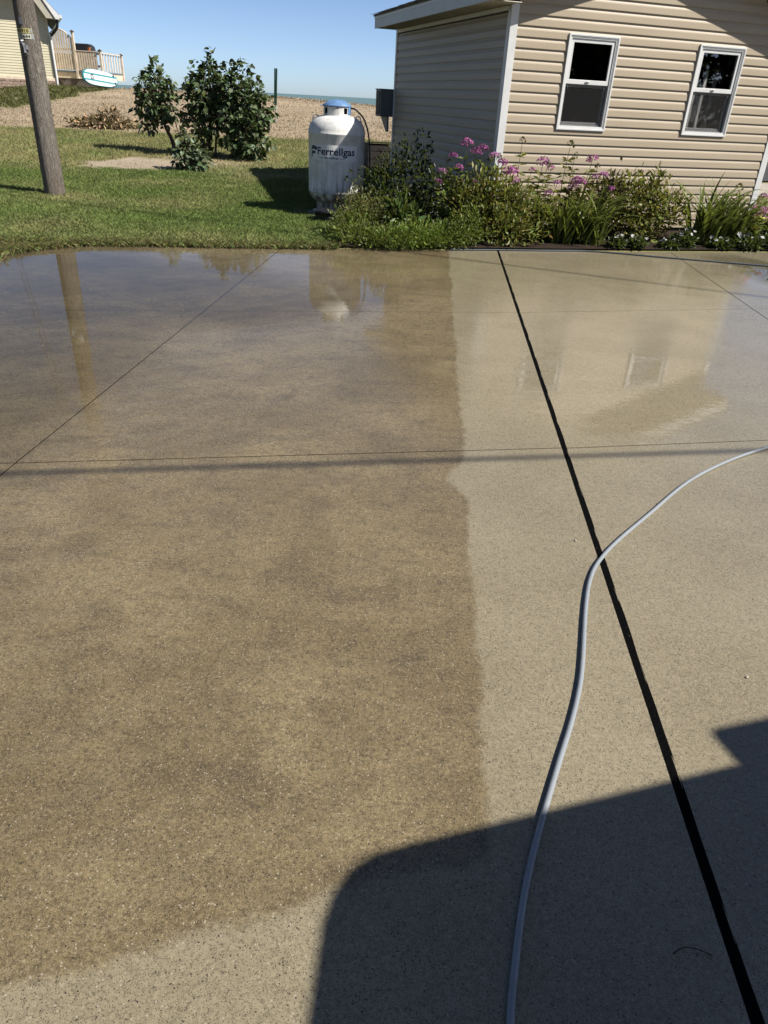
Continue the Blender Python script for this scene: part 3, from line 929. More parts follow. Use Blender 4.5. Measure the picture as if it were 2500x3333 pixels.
# heat pump on the shed's back wall
ac = empty('heat_pump', ltw(SC, TH, (-.24, DEP + .07, 1.25)), TH, 'grey heat pump unit with dark grille on the back of the shed', 'heat pump')
g = G(); g.box(.0, .80, 0, .32, .02, .44); g.obj('cabinet', M['ac_grey'], ac, bevel=.008)
g = G(); g.box(-.012, .81, -.012, .332, .44, .456); g.obj('top_cover', M['ac_grey'], ac, bevel=.004)
g = G(); g.box(-.006, .001, .03, .29, .05, .42); g.obj('coil', M['ac_dark'], ac)
for k in range(9): g = G(); g.box(-.011, -.006, .03, .29, .065 + k * .043, .069 + k * .043); g.obj('grille_bar', M['ac_grey'], ac)
for k in range(2): g = G(); g.box(-.012, -.005, .09 + k * .1, .10 + k * .1, .05, .42); g.obj('grille_post', M['ac_grey'], ac)
for k in (.12, .62): g = G(); g.prism([(-.06, 0.02), (.34, .02), (.34, -.01), (.02, -.22), (-.06, -.22)], 'x', k, k + .03); g.obj('bracket', M['ac_grey'], ac)
# low dark timber box behind
tb = empty('timber_box', (-.72, 16.6, tz(-.72, 16.6)), .2, 'low dark timber box on the grass behind the shed', 'planter')
for k in range(3): g = G(); g.box(-.02, 1.6, -.02, .0, .02 + k * .15, .16 + k * .15); g.obj('plank', M['dark_wood'], tb, bevel=.004)
for k in range(3): g = G(); g.box(-.02, .0, .0, .9, .02 + k * .15, .16 + k * .15); g.obj('plank', M['dark_wood'], tb, bevel=.004)
g = G(); g.box(0, 1.58, 0, .9, -.05, .40); g.obj('filling', M['soil'], tb)
g = G(); g.box(-.04, 1.62, -.04, .06, .47, .49); g.obj('cap_rail', M['dark_wood'], tb)

# ------------------------------------------------------------------ neighbouring house seen through the shed
nb = empty('neighbouring_house', (4.2, 22.0, .5), .30, 'pale grey sided house seen through the right shed window', 'house')
g = G(); pr = []
for k in range(26): pr += [(-.014, k * .115), (-.002, (k + 1) * .115 - .002)]
n_ = len(pr); g.add([(0, p[0], p[1]) for p in pr] + [(5.0, p[0], p[1]) for p in pr], [(i, i + 1, n_ + i + 1, n_ + i) for i in range(n_ - 1)])
g.obj('siding', M['grey_siding'], nb, kind='stuff')
g = G(); g.box(0, 5.0, .01, 5, -.3, 3.0); g.obj('wall', M['grey_siding'], nb)
g = G(); g.prism([(-.3, 3.0), (5.3, 3.0), (2.5, 4.2)], 'y', -.25, 5.2); g.obj('roof', M['shingle'], nb)
g = G(); frame_rect(g, 1.2, 2.2, 1.0, 2.2, .08, -.04, .02); nw = g.obj('window', M['white_trim'], nb)
g = G(); g.box(1.28, 2.12, -.02, .005, 1.08, 2.12); g.obj('pane', M['dark_glass'], nw)

# ------------------------------------------------------------------ text helper
def text_verts(txt, size, offset=0.0, align='LEFT'):
    cu = bpy.data.curves.new('lettering', 'FONT')
    cu.body = txt; cu.size = size; cu.align_x = align; cu.offset = offset; cu.resolution_u = 3; cu.fill_mode = 'FRONT'
    o = bpy.data.objects.new('lettering_source', cu); COL.objects.link(o)
    dg = bpy.context.evaluated_depsgraph_get(); dg.update()
    me = bpy.data.meshes.new_from_object(o.evaluated_get(dg))
    bpy.data.objects.remove(o); bpy.data.curves.remove(cu)
    bm = bmesh.new(); bm.from_mesh(me)
    for _ in range(2):
        bmesh.ops.subdivide_edges(bm, edges=[e for e in bm.edges if e.calc_length() > size * .12], cuts=1)
        bmesh.ops.triangulate(bm, faces=bm.faces)
    v = [(p.co.x, p.co.y) for p in bm.verts]; bm.verts.index_update()
    f = [tuple(q.index for q in fc.verts) for fc in bm.faces]
    bm.free(); bpy.data.meshes.remove(me)
    return v, f
def wrap(v, R, ang0, z0, sx=1.0, sy=1.0):
    """flat (x,y) wrapped onto a cylinder whose front faces local -Y"""
    out = []
    for (x, y) in v:
        a = ang0 + x * sx / R
        out.append((R * math.sin(a), -R * math.cos(a), z0 + y * sy))
    return out
def wrapped_text(txt, name, mat, parent, R, ang0, ang1, z0, cap, offset=0.0):
    v, f = text_verts(txt, 1.0, offset)
    xs_ = [p[0] for p in v]; x0, x1 = min(xs_), max(xs_)
    sx = (ang1 - ang0) * R / (x1 - x0); sy = cap / .70
    v = [(p[0] - x0, p[1]) for p in v]
    g_ = G(); g_.add(wrap(v, R, ang0, z0, sx, sy), f)
    return g_.obj(name, mat, parent, normals=False)
def wrap_strip(name, mat, parent, R, a0, a1, z0, z1, t=.002, seg=14):
    g_ = G(); v = []
    for k in range(seg + 1):
        a = a0 + (a1 - a0) * k / seg
        for (rr, z) in ((R, z0), (R + t, z0), (R + t, z1), (R, z1)): v.append((rr * math.sin(a), -rr * math.cos(a), z))
    f = []
    for k in range(seg):
        for q in range(4): f.append((4 * k + q, 4 * k + (q + 1) % 4, 4 * k + 4 + (q + 1) % 4, 4 * k + 4 + q))
    f += [(0, 1, 2, 3), (4 * seg + 3, 4 * seg + 2, 4 * seg + 1, 4 * seg)]
    g_.add(v, f); return g_.obj(name, mat, parent)

# ------------------------------------------------------------------ gas tank
TX, TY = -.93, 11.10
tz0 = tz(TX, TY)
tank = empty('gas_tank', (TX, TY, .09), rad(4.8), 'white upright propane tank with blue cap beside the shed', 'gas tank')
R = .388
g = G()
prof = [(.10, .13), (.20, .138), (.29, .165), (.345, .205), (.375, .25), (R, .285), (R + .002, .288), (R + .002, .298), (R, .302), (R, 1.008), (R + .003, 1.012), (R + .003, 1.026), (R, 1.030)]
for k in range(1, 10):
    a = math.pi / 2 * k / 9.5
    prof.append((.13 + (R - .13) * math.cos(a) ** .85, 1.03 + .205 * math.sin(a)))
prof.append((.05, 1.24))
g.lathe(prof, 64); g.obj('shell', M['tank'], tank, smooth=True, auto=45)
g = G(); g.lathe([(.275, 0), (.275, .16), (.262, .16), (.262, 0)], 48, cap=False); g.obj('foot_ring', M['tank'], tank, smooth=True, auto=40)
# collar with slots
CR = .183
g = G(); seg = 96; zz = [1.215, 1.262, 1.325, 1.345]
v = []; f = []
for r_ in (CR, CR - .006):
    for z in (1.215, 1.255, 1.325, 1.347):
        for k in range(seg): a = 2 * math.pi * k / seg; v.append((r_ * math.sin(a), -r_ * math.cos(a), z))
slots = []
for c_ in (-54, 40, 140, 220): 
    k0 = int((c_ % 360) / 360 * seg); slots += [(k0 + d) % seg for d in range(-2, 3)]
for i in range(3):
    for k in range(seg):
        k2 = (k + 1) % seg
        if i == 1 and k in slots: 
            a, b = i * seg, (i + 1) * seg; o_ = 4 * seg
            continue
        for off in (0, 4 * seg): f.append((off + i * seg + k, off + i * seg + k2, off + (i + 1) * seg + k2, off + (i + 1) * seg + k))
g.add(v, f); g.obj('collar', M['tank'], tank, smooth=True, auto=40)
g = G(); g.lathe([(CR - .03, 1.21), (CR - .03, 1.345)], 32, cap=False); g.obj('valve_housing', M['black_plastic'], tank)
g = G(); g.lathe([(CR + .010, 1.338), (CR + .014, 1.350), (CR + .006, 1.362), (CR - .03, 1.385), (.10, 1.412), (.05, 1.422), (.001, 1.425)], 48, cap=False)
cap = g.obj('cap', M['blue_cap'], tank, smooth=True, auto=50)
g = G(); g.box(-CR - .045, -CR + .02, -.03, .03, 1.342, 1.354); g.obj('hinge_tab', M['blue_cap'], cap, bevel=.003)
wrap_strip('blue_flap', M['blue_cap'], tank, CR + .003, rad(52), rad(96), 1.25, 1.346, .004)
wrap_strip('vent_slot', M['black_plastic'], tank, CR + .001, rad(-4), rad(6), 1.318, 1.328, .001, 4)
for s_ in (-1, 1):
    g = G(); g.tube(smooth_path([(s_ * .335, 0, 1.10), (s_ * .325, 0, 1.19), (s_ * .295, 0, 1.235), (s_ * .25, 0, 1.215), (s_ * .205, 0, 1.205)], 5), .008, 8); g.obj('lifting_lug', M['tank'], tank, smooth=True)
# decal with lettering and flag emblem
dec = wrap_strip('label', M['decal'], tank, R + .0012, rad(-58), rad(45), .700, .888, .0012, 24)
RT = R + .0034
wrapped_text('Ferrellgas', 'lettering', M['navy'], dec, RT, rad(-41), rad(38.5), .770, .088, .022)
wrapped_text('www.', 'lettering', M['ink'], dec, RT, rad(-36), rad(-25), .722, .022)
wrapped_text('ferrellgas', 'lettering', M['navy'], dec, RT, rad(-24), rad(4), .722, .026, .02)
wrapped_text('.com', 'lettering', M['ink'], dec, RT, rad(5), rad(17), .722, .022)
def emblem(pts_up, pts_lo):
    g_ = G(); n_ = len(pts_up); pts = []
    for k in range(n_): pts += [pts_up[k], pts_lo[k]]
    v = wrap(pts, RT, 0, 0, R, 1)
    g_.add(v, [(2 * k, 2 * k + 2, 2 * k + 3, 2 * k + 1) for k in range(n_ - 1)]); return g_
a0, a1 = rad(-60), rad(-43)
up_ = []; lo_ = []; up2 = []; lo2 = []
for k in range(9):
    t = k / 8; a = a0 + (a1 - a0) * t
    wv = .010 * math.sin(t * math.pi * 1.6)
    up_.append((a, .862 + .012 * t + wv)); lo_.append((a, .812 + .020 * t + wv if t > .06 else .79))
    if t < .82:
        up2.append((a, .795 + .018 * t + wv)); lo2.append((a, .752 + .036 * t + wv if t > .15 else .708 + .2 * t))
emblem(up_, lo_).obj('emblem', M['navy'], dec, normals=False)
emblem(up2, lo2).obj('emblem', M['navy'], dec, normals=False)
# gas line
gl = G(); gl.tube(smooth_path([(TX + .17, TY - .03, 1.42), (TX + .26, TY - .05, 1.40), (TX + .38, TY - .06, 1.28), (TX + .45, TY - .06, 1.05), (TX + .47, TY - .05, .7), (TX + .49, TY, .3), (TX + .60, TY + .1, .06)], 8), .011, 8)
tag(gl.obj('gas_line', M['black_plastic'], smooth=True), 'black rubber gas line curving down from the propane tank collar', 'pipe')
def block(name, x, y, z, sx, sy, sz, rz, mat, label, cat, bev=.008):
    g_ = G(); g_.box(-sx / 2, sx / 2, -sy / 2, sy / 2, 0, sz); o = g_.obj(name, mat, bevel=bev)
    o.location = (x, y, z); o.rotation_euler = (0, 0, rz); return tag(o, label, cat)
block('concrete_pad', TX, TY, .02, .82, .74, .07, .1, M['concrete_block'], 'grey concrete pad carrying the propane tank', 'pad')
block('paving_stone', -1.43, 11.18, .06, .24, .36, .035, .15, M['path'], 'flat pale paving stone lying left of the propane tank', 'paving stone')
# dark tub at the tank's foot
tub = empty('black_tub', (-1.0, 10.42, .06), .2, 'black plastic tub at the foot of the propane tank', 'tub')
g = G(); g.lathe([(.13, 0), (.17, .13), (.178, .14), (.165, .14), (.15, .03)], 28); g.obj('body', M['black_plastic'], tub, smooth=True, auto=40)
g = G(); g.lathe([(.185, .135), (.18, .152), (.10, .168), (.001, .172)], 28, cap=False); g.obj('lid', M['black_plastic'], tub, smooth=True, auto=40)

# ------------------------------------------------------------------ utility poles and cables
def pole_geo(H, r0, r1):
    g_ = G(); pr_ = [(r0 + (r1 - r0) * k / 16, -.3 + (H + .3) * k / 16) for k in range(17)]; g_.lathe(pr_, 40); return g_
PX, PY = -5.165, 11.50
pole = empty('utility_pole', (PX, PY, tz(PX, PY)), rad(24.2), 'weathered grey wooden utility pole with number tags on the lawn', 'utility pole', 'utility poles')
pole_geo(9.0, .146, .105).obj('shaft', M['pole'], pole, smooth=True, auto=60)
zb = tz(PX, PY)
def prad(z): return .146 - .041 * z / 9.0
for (z0, z1, txt, a0, a1, mat) in ((2.085 - zb, 2.140 - zb, '180918', -74, 22, 'yellow_tag'), (2.022 - zb, 2.079 - zb, '270644', -72, 26, 'pale_tag')):
    st = wrap_strip('number_tag', M[mat], pole, prad(z0) + .001, rad(a0), rad(a1), z0, z1, .0025, 16)
    wrapped_text(txt, 'digits', M['ink'], st, prad(z0) + .0048, rad(a0 + 4), rad(a1 - 19), z0 + .011, .036, .012)
    wrap_strip('foil_end', M['metal'], st, prad(z0) + .0038, rad(a1 - 14), rad(a1 - 1), z0 + .004, z1 - .004, .001, 4)
st = wrap_strip('small_tag', M['metal'], pole, prad(2.1) + .001, rad(-42), rad(-22), 2.185 - zb, 2.262 - zb, .003, 6)
br = pole
g = G(); g.tube([(-.115, -.135, 1.955 - zb), (-.085, -.105, 1.95 - zb)], .026, 16); g.tube([(-.118, -.13, 1.99 - zb), (-.08, -.1, 2.0 - zb)], .018, 14)
g.box(-.09, -.06, -.145, -.11, 1.86 - zb, 1.955 - zb); g.box(-.065, -.03, -.152, -.13, 1.90 - zb, 1.95 - zb)
g.obj('conduit_bracket', M['metal'], pole, smooth=True, auto=35)
g = G(); g.tube([(-.121, -.1395, 1.956 - zb), (-.116, -.1365, 1.955 - zb)], .018, 14); g.obj('conduit_hole', M['black_plastic'], pole)
g = G(); g.lathe([(.0, 0)] * 1 + [(.012, 0), (.012, .01)], 8, c=(-.05, -.142, 1.84 - zb)); g.obj('bolt', M['metal'], pole)
spots = [(-29.0, 55.5, 'utility pole far behind the cream house', 9.5), (34.0, -3.7, 'utility pole far off to the right of the driveway', 8.0), (-26.0, -4.31, 'utility pole standing to the left behind the viewer', 7.0), (34.0, 7.27, 'utility pole to the right beyond the side street', 7.0)]
for (x, y, lb, H) in spots:
    p_ = empty('utility_pole', (x, y, tz(x, y)), 0, lb, 'utility pole', 'utility poles')
    pole_geo(H, .14, .10).obj('shaft', M['pole'], p_, smooth=True)
def cable(a, b, sag, r_, label):
    a, b = Vector(a), Vector(b); pts = []
    for k in range(33):
        t = k / 32; p = a.lerp(b, t); p.z -= 4 * sag * t * (1 - t); pts.append(p)
    g_ = G(); g_.tube(pts, r_, 8); o = g_.obj('overhead_cable', M['cable'], smooth=True)
    return tag(o, label, 'cable', 'overhead cables')
cable((PX, PY, 8.6), (-29.0, 55.5, 8.6), .9, .014, 'upper overhead cable mirrored in the puddle left of the pole')
cable((PX + .1, PY, 8.2), (-28.8, 55.5, 8.1), .9, .012, 'lower overhead cable mirrored in the puddle left of the pole')
cable((PX, PY, 8.4), (34.0, -3.7, 7.4), 1.2, .011, 'overhead cable throwing the upper thin shadow across the right slabs')
cable((PX, PY, 7.9), (34.0, -3.7, 6.9), 1.25, .010, 'overhead cable throwing the lower thin shadow across the right slabs')
cable((-26.0, -4.31, 5.9), (34.0, 7.27, 5.9), .35, .019, 'thick overhead cable throwing the soft shadow beside the second joint')

# ------------------------------------------------------------------ hoses
HZ = .0084
hp = [(2.62, 3.86), (2.35, 3.76), (2.0708, 3.6014), (1.7715, 3.393), (1.4729, 3.1277), (1.1744, 2.7749), (.9769, 2.5383), (.8628, 2.379), (.7968, 2.2473), (.7411, 2.0715), (.6698, 1.7894), (.6328, 1.6604), (.5804, 1.5178), (.5166, 1.3679), (.4461, 1.198), (.3951, 1.0681), (.3571, .9538), (.3224, .8211), (.2995, .7156), (.28, .55), (.30, .30), (.45, .05), (.8, -.2)]
g = G(); g.tube(smooth_path([(x, y, HZ) for x, y in hp], 6), HZ, 12)
tag(g.obj('garden_hose', M['hose_grey'], smooth=True), 'light grey hose curving across the driveway in the foreground', 'hose')
hp2 = [(.62, 9.10), (.80, 9.14), (1.15, 9.235), (1.7, 9.36), (2.25, 9.50), (2.5, 9.52), (2.76, 9.48), (3.45, 9.335), (4.51, 9.16), (5.6, 8.98), (7.0, 8.9)]
g = G(); g.tube(smooth_path([(x, y, .0095) for x, y in hp2], 6), .0095, 10)
tag(g.obj('garden_hose', M['hose_blue'], smooth=True), 'blue grey hose lying along the flower bed edge', 'hose')
g = G(); g.tube(smooth_path([(5.8, 12.75, .14), (6.6, 12.9, .15), (7.6, 12.95, .15), (8.6, 13.3, .16)], 6), .022, 8)
tag(g.obj('garden_hose', M['yellow'], smooth=True), 'bright yellow hose on the grass right of the shed', 'hose')

# ------------------------------------------------------------------ far cream house with deck
HY = 38.0
hs = empty('cream_house', (-16.15, HY, .9), rad(25), 'cream sided house with stone base at the far left', 'house')
g = G(); n_c = 36; pr = []
for k in range(n_c): pr += [(-.016, .76 + k * .103), (-.002, .76 + (k + 1) * .103 - .003)]
n_ = len(pr); g.add([(-9, p[0], p[1]) for p in pr] + [(-.07, p[0], p[1]) for p in pr], [(i, i + 1, n_ + i + 1, n_ + i) for i in range(n_ - 1)])
g.obj('siding', M['left_siding'], hs, kind='stuff')
g = G(); g.box(-9, 0, .02, 9, -.6, 3.4); g.obj('wall', M['left_siding'], hs)
g = G(); g.prism([(-9.0, 3.39), (-.05, 3.39), (-.35, 3.66), (-9.0, 3.66)], 'y', .02, 9); g.obj('gable_wall', M['left_siding'], hs)
g = G(); g.box(-.09, .02, -.03, .0, .70, 3.2); g.obj('corner_trim', M['left_siding'], hs)
g = G(); g.box(-9, .03, -.07, .02, .64, .76); g.obj('water_table', M['deck_wood'], hs, bevel=.01)
# ledge stones
st_me = []
for k in range(5):
    g = G(); w, h_ = (.30, .10) if k < 2 else ((.22, .12) if k < 4 else (.16, .09))
    g.box(0, w - .012, -.05 - .012 * k % .03, .0, 0, h_ - .012); st_me.append((g.mesh('stone', M['stone']), w, h_))
z = -.20
while z < .62:
    rowh = random.choice((.10, .12)); x = -3.2 + random.random() * .1
    while x < -.02:
        me, w, h_ = random.choice(st_me); 
        if x + w > .02: w = .02 - x
        if w < .05: break
        o = bpy.data.objects.new('stone', me); link(o, hs); o.location = (x, -.02 - random.random() * .02, z); o.scale = (w / (w if w > .2 else .25) if False else 1, 1, rowh / h_); x += w
    z += rowh
g = G(); g.box(-9, 0, -.018, .02, -.6, .64); g.obj('stone_backing', M['stone'], hs)
# steep roof with soffit and gutter
SLH = 1.08
g = G(); e0 = (.52, 3.18)
g.prism([(e0[0], e0[1]), (-.22, e0[1] + SLH * .74), (-9.2, e0[1] + SLH * .74), (-9.2, e0[1] + SLH * .74 - .18), (-.16, e0[1] + SLH * .74 - .18), (e0[0] - .02, e0[1] - .12)], 'y', -.55, 9.2); rf = g.obj('roof', M['shingle'], hs)
g = G(); g.prism([(e0[0] - .005, e0[1] - .02), (-.22, e0[1] + SLH * .74 - .02), (-9.2, e0[1] + SLH * .74 - .02), (-9.2, e0[1] + SLH * .74 - .2), (-.13, e0[1] + SLH * .74 - .2), (e0[0] - .16, e0[1] - .18), (e0[0] - .005, e0[1] - .18)], 'y', -.60, -.555); g.obj('rake_board', M['white_trim'], hs)
g = G(); g.prism([(e0[0] - .03, e0[1] - .16), (-.02, e0[1] - .16), (-.50, e0[1] + SLH * .74 - .24), (-9.2, e0[1] + SLH * .74 - .24), (-9.2, e0[1] + SLH * .74 - .205), (-.14, e0[1] + SLH * .74 - .205)], 'y', -.55, -.01); g.obj('soffit', M['soffit'], hs)
g = G(); g.box(e0[0], e0[0] + .11, -.6, 9, e0[1] - .13, e0[1] - .01); g.obj('gutter', M['white_trim'], hs)
g = G(); g.tube(smooth_path([(e0[0] - .12, -.45, e0[1] - .16), (e0[0] - .13, -.42, e0[1] - .42), (.25, -.2, e0[1] - .62), (.08, -.08, e0[1] - .78)], 6), .055, 10); g.obj('downspout_elbow', M['ac_dark'], hs, smooth=True)
g = G(); g.tube(smooth_path([(.08, -.08, e0[1] - .78), (.05, -.08, 2.2), (.05, -.08, .75), (.05, -.12, .5), (.22, -.3, .32)], 6), .05, 10); g.obj('downspout', M['white_trim'], hs, smooth=True)

# deck
DY = 39.5
dk = empty('wooden_deck', (-16.75, DY, 1.2), 0, 'tan wooden deck with slatted railing and arched privacy screen', 'deck')
g = G(); g.box(0, 2.35, -.05, 2.7, .76, .82); g.obj('rim_joist', M['ac_grey'], dk)
g = G(); g.box(0, 2.33, .0, 2.6, .50, .755); g.obj('skirt_board', M['deck_wood'], dk)
g = G(); g.box(0, 2.30, .04, .07, -.2, .50); g.obj('lattice_backing', M['deck_dark'], dk)
for k in range(22):
    for s_ in (-1, 1):
        xa = k * .105
        g = G(); g.add([(xa, .03 - .008 * (s_ > 0), -.1), (xa + .03, .03 - .008 * (s_ > 0), -.1), (xa + .03 + s_ * .55, .03 - .008 * (s_ > 0), .49), (xa + s_ * .55, .03 - .008 * (s_ > 0), .49)], [(0, 1, 2, 3)])
        if 0 <= xa + s_ * .55 <= 2.3:
            o = g.obj('lattice_slat', M['lattice'], dk)
            sol = o.modifiers.new('solid', 'SOLIDIFY'); sol.thickness = .008
g = G(); g.box(.02, 1.62, .06, .10, .84, 1.50); g.obj('gap_shade', M['deck_dark'], dk)  # dark sheet behind the slats, standing in for shade in the gaps
def slat(x, z0, z1, w=.084, y=-.03, par=dk, t=.025):
    g_ = G(); g_.box(x, x + w, y - t, y, z0, z1); return g_.obj('slat', M['deck_wood'], par)
def archz(x): return 2.03 + .42 * math.sin(min(1, max(0, (x + .12) / 1.18)) * math.pi * .92 + .22)
for k in range(9): x = .035 + k * .112; slat(x, .84, archz(x + .04) - .02)
for k in range(9): x = 1.115 + k * .112; slat(x, .84, 1.60)
g = G(); pa = [(-.02 + k * .06, archz(-.02 + k * .06)) for k in range(19)]
g.tube([(p[0], -.03, p[1]) for p in pa], .028, 8); g.obj('arched_rail', M['deck_wood'], dk, smooth=True)
for (x0, x1, z) in ((0, 1.03, .90), (0, 1.03, 1.62), (0, 2.3, 1.0), (1.05, 2.3, 1.5)):
    g = G(); g.box(x0, x1, -.025, .02, z, z + .09); g.obj('cross_rail', M['deck_wood'], dk)
g = G(); g.box(1.05, 2.3, -.07, .05, 1.61, 1.65); g.obj('top_rail', M['deck_wood'], dk)
for (x, y, zt) in ((1.03, -.03, 2.36), (2.22, -.03, 1.66), (2.30, 2.6, 1.60), (-.02, 0, 2.1)):
    g = G(); g.box(x, x + .095, y - .06, y + .035, .5, zt); p_ = g.obj('post', M['deck_wood'], dk)
    g = G(); g.box(x - .03, x + .125, y - .09, y + .065, zt, zt + .035); g.prism([(x - .01, zt + .035), (x + .105, zt + .035), (x + .047, zt + .08)], 'y', y - .06, y + .035); g.obj('post_cap', M['bark'], p_)
for k in range(7): y = .25 + k * .36; g = G(); g.box(2.25, 2.275, y, y + .085, .84, 1.56); g.obj('slat', M['deck_wood'], dk)
g = G(); g.box(2.22, 2.34, -.03, 2.6, 1.57, 1.61); g.obj('top_rail', M['deck_wood'], dk)
# grill and pot on the deck
gr = empty('barbecue_grill', (-15.95, DY + .8, 2.03), 0, 'dark covered barbecue grill behind the deck railing', 'grill')
g = G(); g.prism([(0, .7), (0, 1.0), (.10, 1.12), (.72, 1.12), (.86, 1.02), (.92, .7)], 'y', -.25, .25); g.obj('hood', M['ac_dark'], gr, bevel=.03)
g = G(); g.box(.05, .87, -.2, .2, 0, .7); g.obj('cabinet', M['black_plastic'], gr)
pt = empty('flower_pot', (-15.0, DY + .02, 2.85), 0, 'small orange clay pot on the deck rail', 'pot')
g = G(); g.lathe([(.05, 0), (.075, .10), (.085, .10), (.085, .13), (.07, .13), (.05, .03)], 16); g.obj('body', M['orange'], pt, smooth=True, auto=40)
# paddle board lying on edge
pb = empty('paddle_board', (-13.83, 37.3, 1.74), 0, 'white and teal paddle board propped on edge beside the deck', 'paddle board')
pb.rotation_euler = (rad(-10), rad(6), rad(50))
LB, WB = 1.72, .64
def outline(sc=1.0, n_=48):
    out_ = []
    for k in range(n_):
        a = 2 * math.pi * k / n_; c, s_ = math.cos(a), math.sin(a)
        out_.append((LB / 2 * math.copysign(abs(c) ** .62, c) * sc + (1 - sc) * 0, WB / 2 * math.copysign(abs(s_) ** .85, s_) * (1 - .12 * c) * sc))
    return out_
g = G(); a, b, c_ = outline(.965), outline(1.0), outline(.965); n_ = 48
v = [(p[0], -.06, p[1]) for p in a] + [(p[0], -.03, p[1]) for p in b] + [(p[0], .03, p[1]) for p in b] + [(p[0], .06, p[1]) for p in c_]
f = [tuple(range(n_))] + [tuple(range(4 * n_ - 1, 3 * n_ - 1, -1))]
for q in range(3): f += [(q * n_ + i, q * n_ + (i + 1) % n_, (q + 1) * n_ + (i + 1) % n_, (q + 1) * n_ + i) for i in range(n_)]
g.add(v, f); hull = g.obj('hull', M['board_teal'], pb, smooth=True, auto=35)
g = G(); o_ = outline(.93); g.prism(o_, 'y', -.064, -.0605); g.obj('deck_pad', M['board_white'], pb)
for z_ in (.085, -.155):
    g = G(); g.prism([(-.78, z_), (.76, z_ - .0), (.76, z_ + .065), (-.78, z_ + .065)], 'y', -.068, -.0645); g.obj('stripe', M['board_teal'], pb)
g = G(); frame_rect(g, -.48, -.36, -.10, .10, .03, -.075, -.069); g.obj('carry_handle', M['black_plastic'], pb)
for (x, z_) in ((.62, .17), (.70, -.10), (.58, -.26)):
    g = G(); g.lathe([(.001, 0), (.04, 0), (.04, .012), (.001, .014)], 14, cap=False); o = g.obj('bungee_mount', M['black_plastic'], pb); o.location = (x, -.066, z_); o.rotation_euler = (rad(90), 0, 0)
g = G(); g.box(.695, .71, -.078, -.070, -.26, -.10); g.obj('strap', M['black_plastic'], pb)

# ------------------------------------------------------------------ garden stakes
def stake(x, y, z0, z1, w, mat, name, label):
    g_ = G(); g_.box(-w / 2, w / 2, -.006, .006, 0, z1 - z0); g_.box(-.006, .006, -.02, .006, 0, z1 - z0)
    for k in range(int((z1 - z0) / .12)): g_.box(-.008, .008, -.026, -.02, .06 + k * .12, .08 + k * .12)
    o = g_.obj(name, mat); o.location = (x, y, z0); return tag(o, label, 'stake')
sz = tz(-4.2, 26.5)
stake(-4.195, 26.5, sz - .05, 1.33, .05, M['white_post'], 'garden_stake', 'short white stake in the dry grass right of the lilac bushes')
o = stake(-4.19, 26.45, sz - .05, 2.30, .035, M['green_metal'], 'garden_stake', 'left thin green metal stake standing in the dry grass'); o.rotation_euler = (0, rad(2.0), 0); o.location.x = -4.24; o.location.z = sz + .5
o.scale = (1, 1, .62)
o = stake(-4.15, 26.47, sz - .05, 2.30, .060, M['green_metal'], 'garden_stake', 'right thicker green metal stake standing in the dry grass'); o.rotation_euler = (0, rad(2.6), 0); o.location.x = -4.20; o.location.z = sz + .5
o.scale = (1, 1, .62)
# tiny white marker buoy out on the lake
by = empty('buoy', (-4.2, 240, -1.5), 0, 'tiny white marker buoy far out on the lake', 'buoy')
g = G(); g.lathe([(.5, 0), (.5, .4), (.18, .5), (.15, 1.4), (.02, 1.5)], 12); g.obj('float', M['white_trim'], by, smooth=True)

# ------------------------------------------------------------------ foliage builders (numpy)
def rot_frames(nrm, roll):
    """orthonormal frames from direction vectors"""
    d = nrm / np.linalg.norm(nrm, axis=1, keepdims=True)
    up = np.tile([0., 0., 1.], (len(d), 1)); up[np.abs(d[:, 2]) > .95] = [1., 0, 0]
    a = np.cross(up, d); a /= np.linalg.norm(a, axis=1, keepdims=True)
    b = np.cross(d, a)
    c, s_ = np.cos(roll)[:, None], np.sin(roll)[:, None]
    return d, a * c + b * s_, -a * s_ + b * c
LEAF = {
    'lance': (np.array([(0, 0, 0), (.5, .17, .05), (1, 0, -.06), (.5, -.17, .05)]), np.array([(0, 2, 1), (0, 3, 2)])),
    'oval': (np.array([(0, 0, 0), (.28, .22, .05), (.7, .2, .03), (1, 0, -.10), (.7, -.2, .03), (.28, -.22, .05)]), np.array([(0, 2, 1), (0, 3, 2), (0, 4, 3), (0, 5, 4)])),
    'heart': (np.array([(0, 0, 0), (.05, .30, .06), (.40, .40, .07), (1.0, 0, -.12), (.40, -.40, .07), (.05, -.30, .06), (.45, 0, -.03)]), np.array([(0, 6, 1), (1, 6, 2), (2, 6, 3), (3, 6, 4), (4, 6, 5), (5, 6, 0)])),
}
def leaves(P, D, size, shape, cols, roll=None):
    """P positions, D directions of leaf midrib; returns V,F,C"""
    t, f = LEAF[shape]; n_ = len(P); k = len(t)
    roll = rng.uniform(-.9, .9, n_) if roll is None else roll
    d, a, b = rot_frames(D, roll)
    s_ = size[:, None, None]
    V_ = P[:, None, :] + s_ * (t[None, :, 0:1] * d[:, None, :] + t[None, :, 1:2] * a[:, None, :] + t[None, :, 2:3] * b[:, None, :])
    F_ = (np.arange(n_) * k)[:, None, None] + f[None]
    C_ = np.repeat(cols[:, None, :], k, 1)
    return V_.reshape(-1, 3), F_.reshape(-1, 3), C_.reshape(-1, 3)
def shade(base, n_, var=.3, hue=.12):
    b = np.asarray(base)[None, :] * (1 + rng.uniform(-var, var, (n_, 1)))
    return np.clip(b * (1 + rng.uniform(-hue, hue, (n_, 3))), 0, 1)
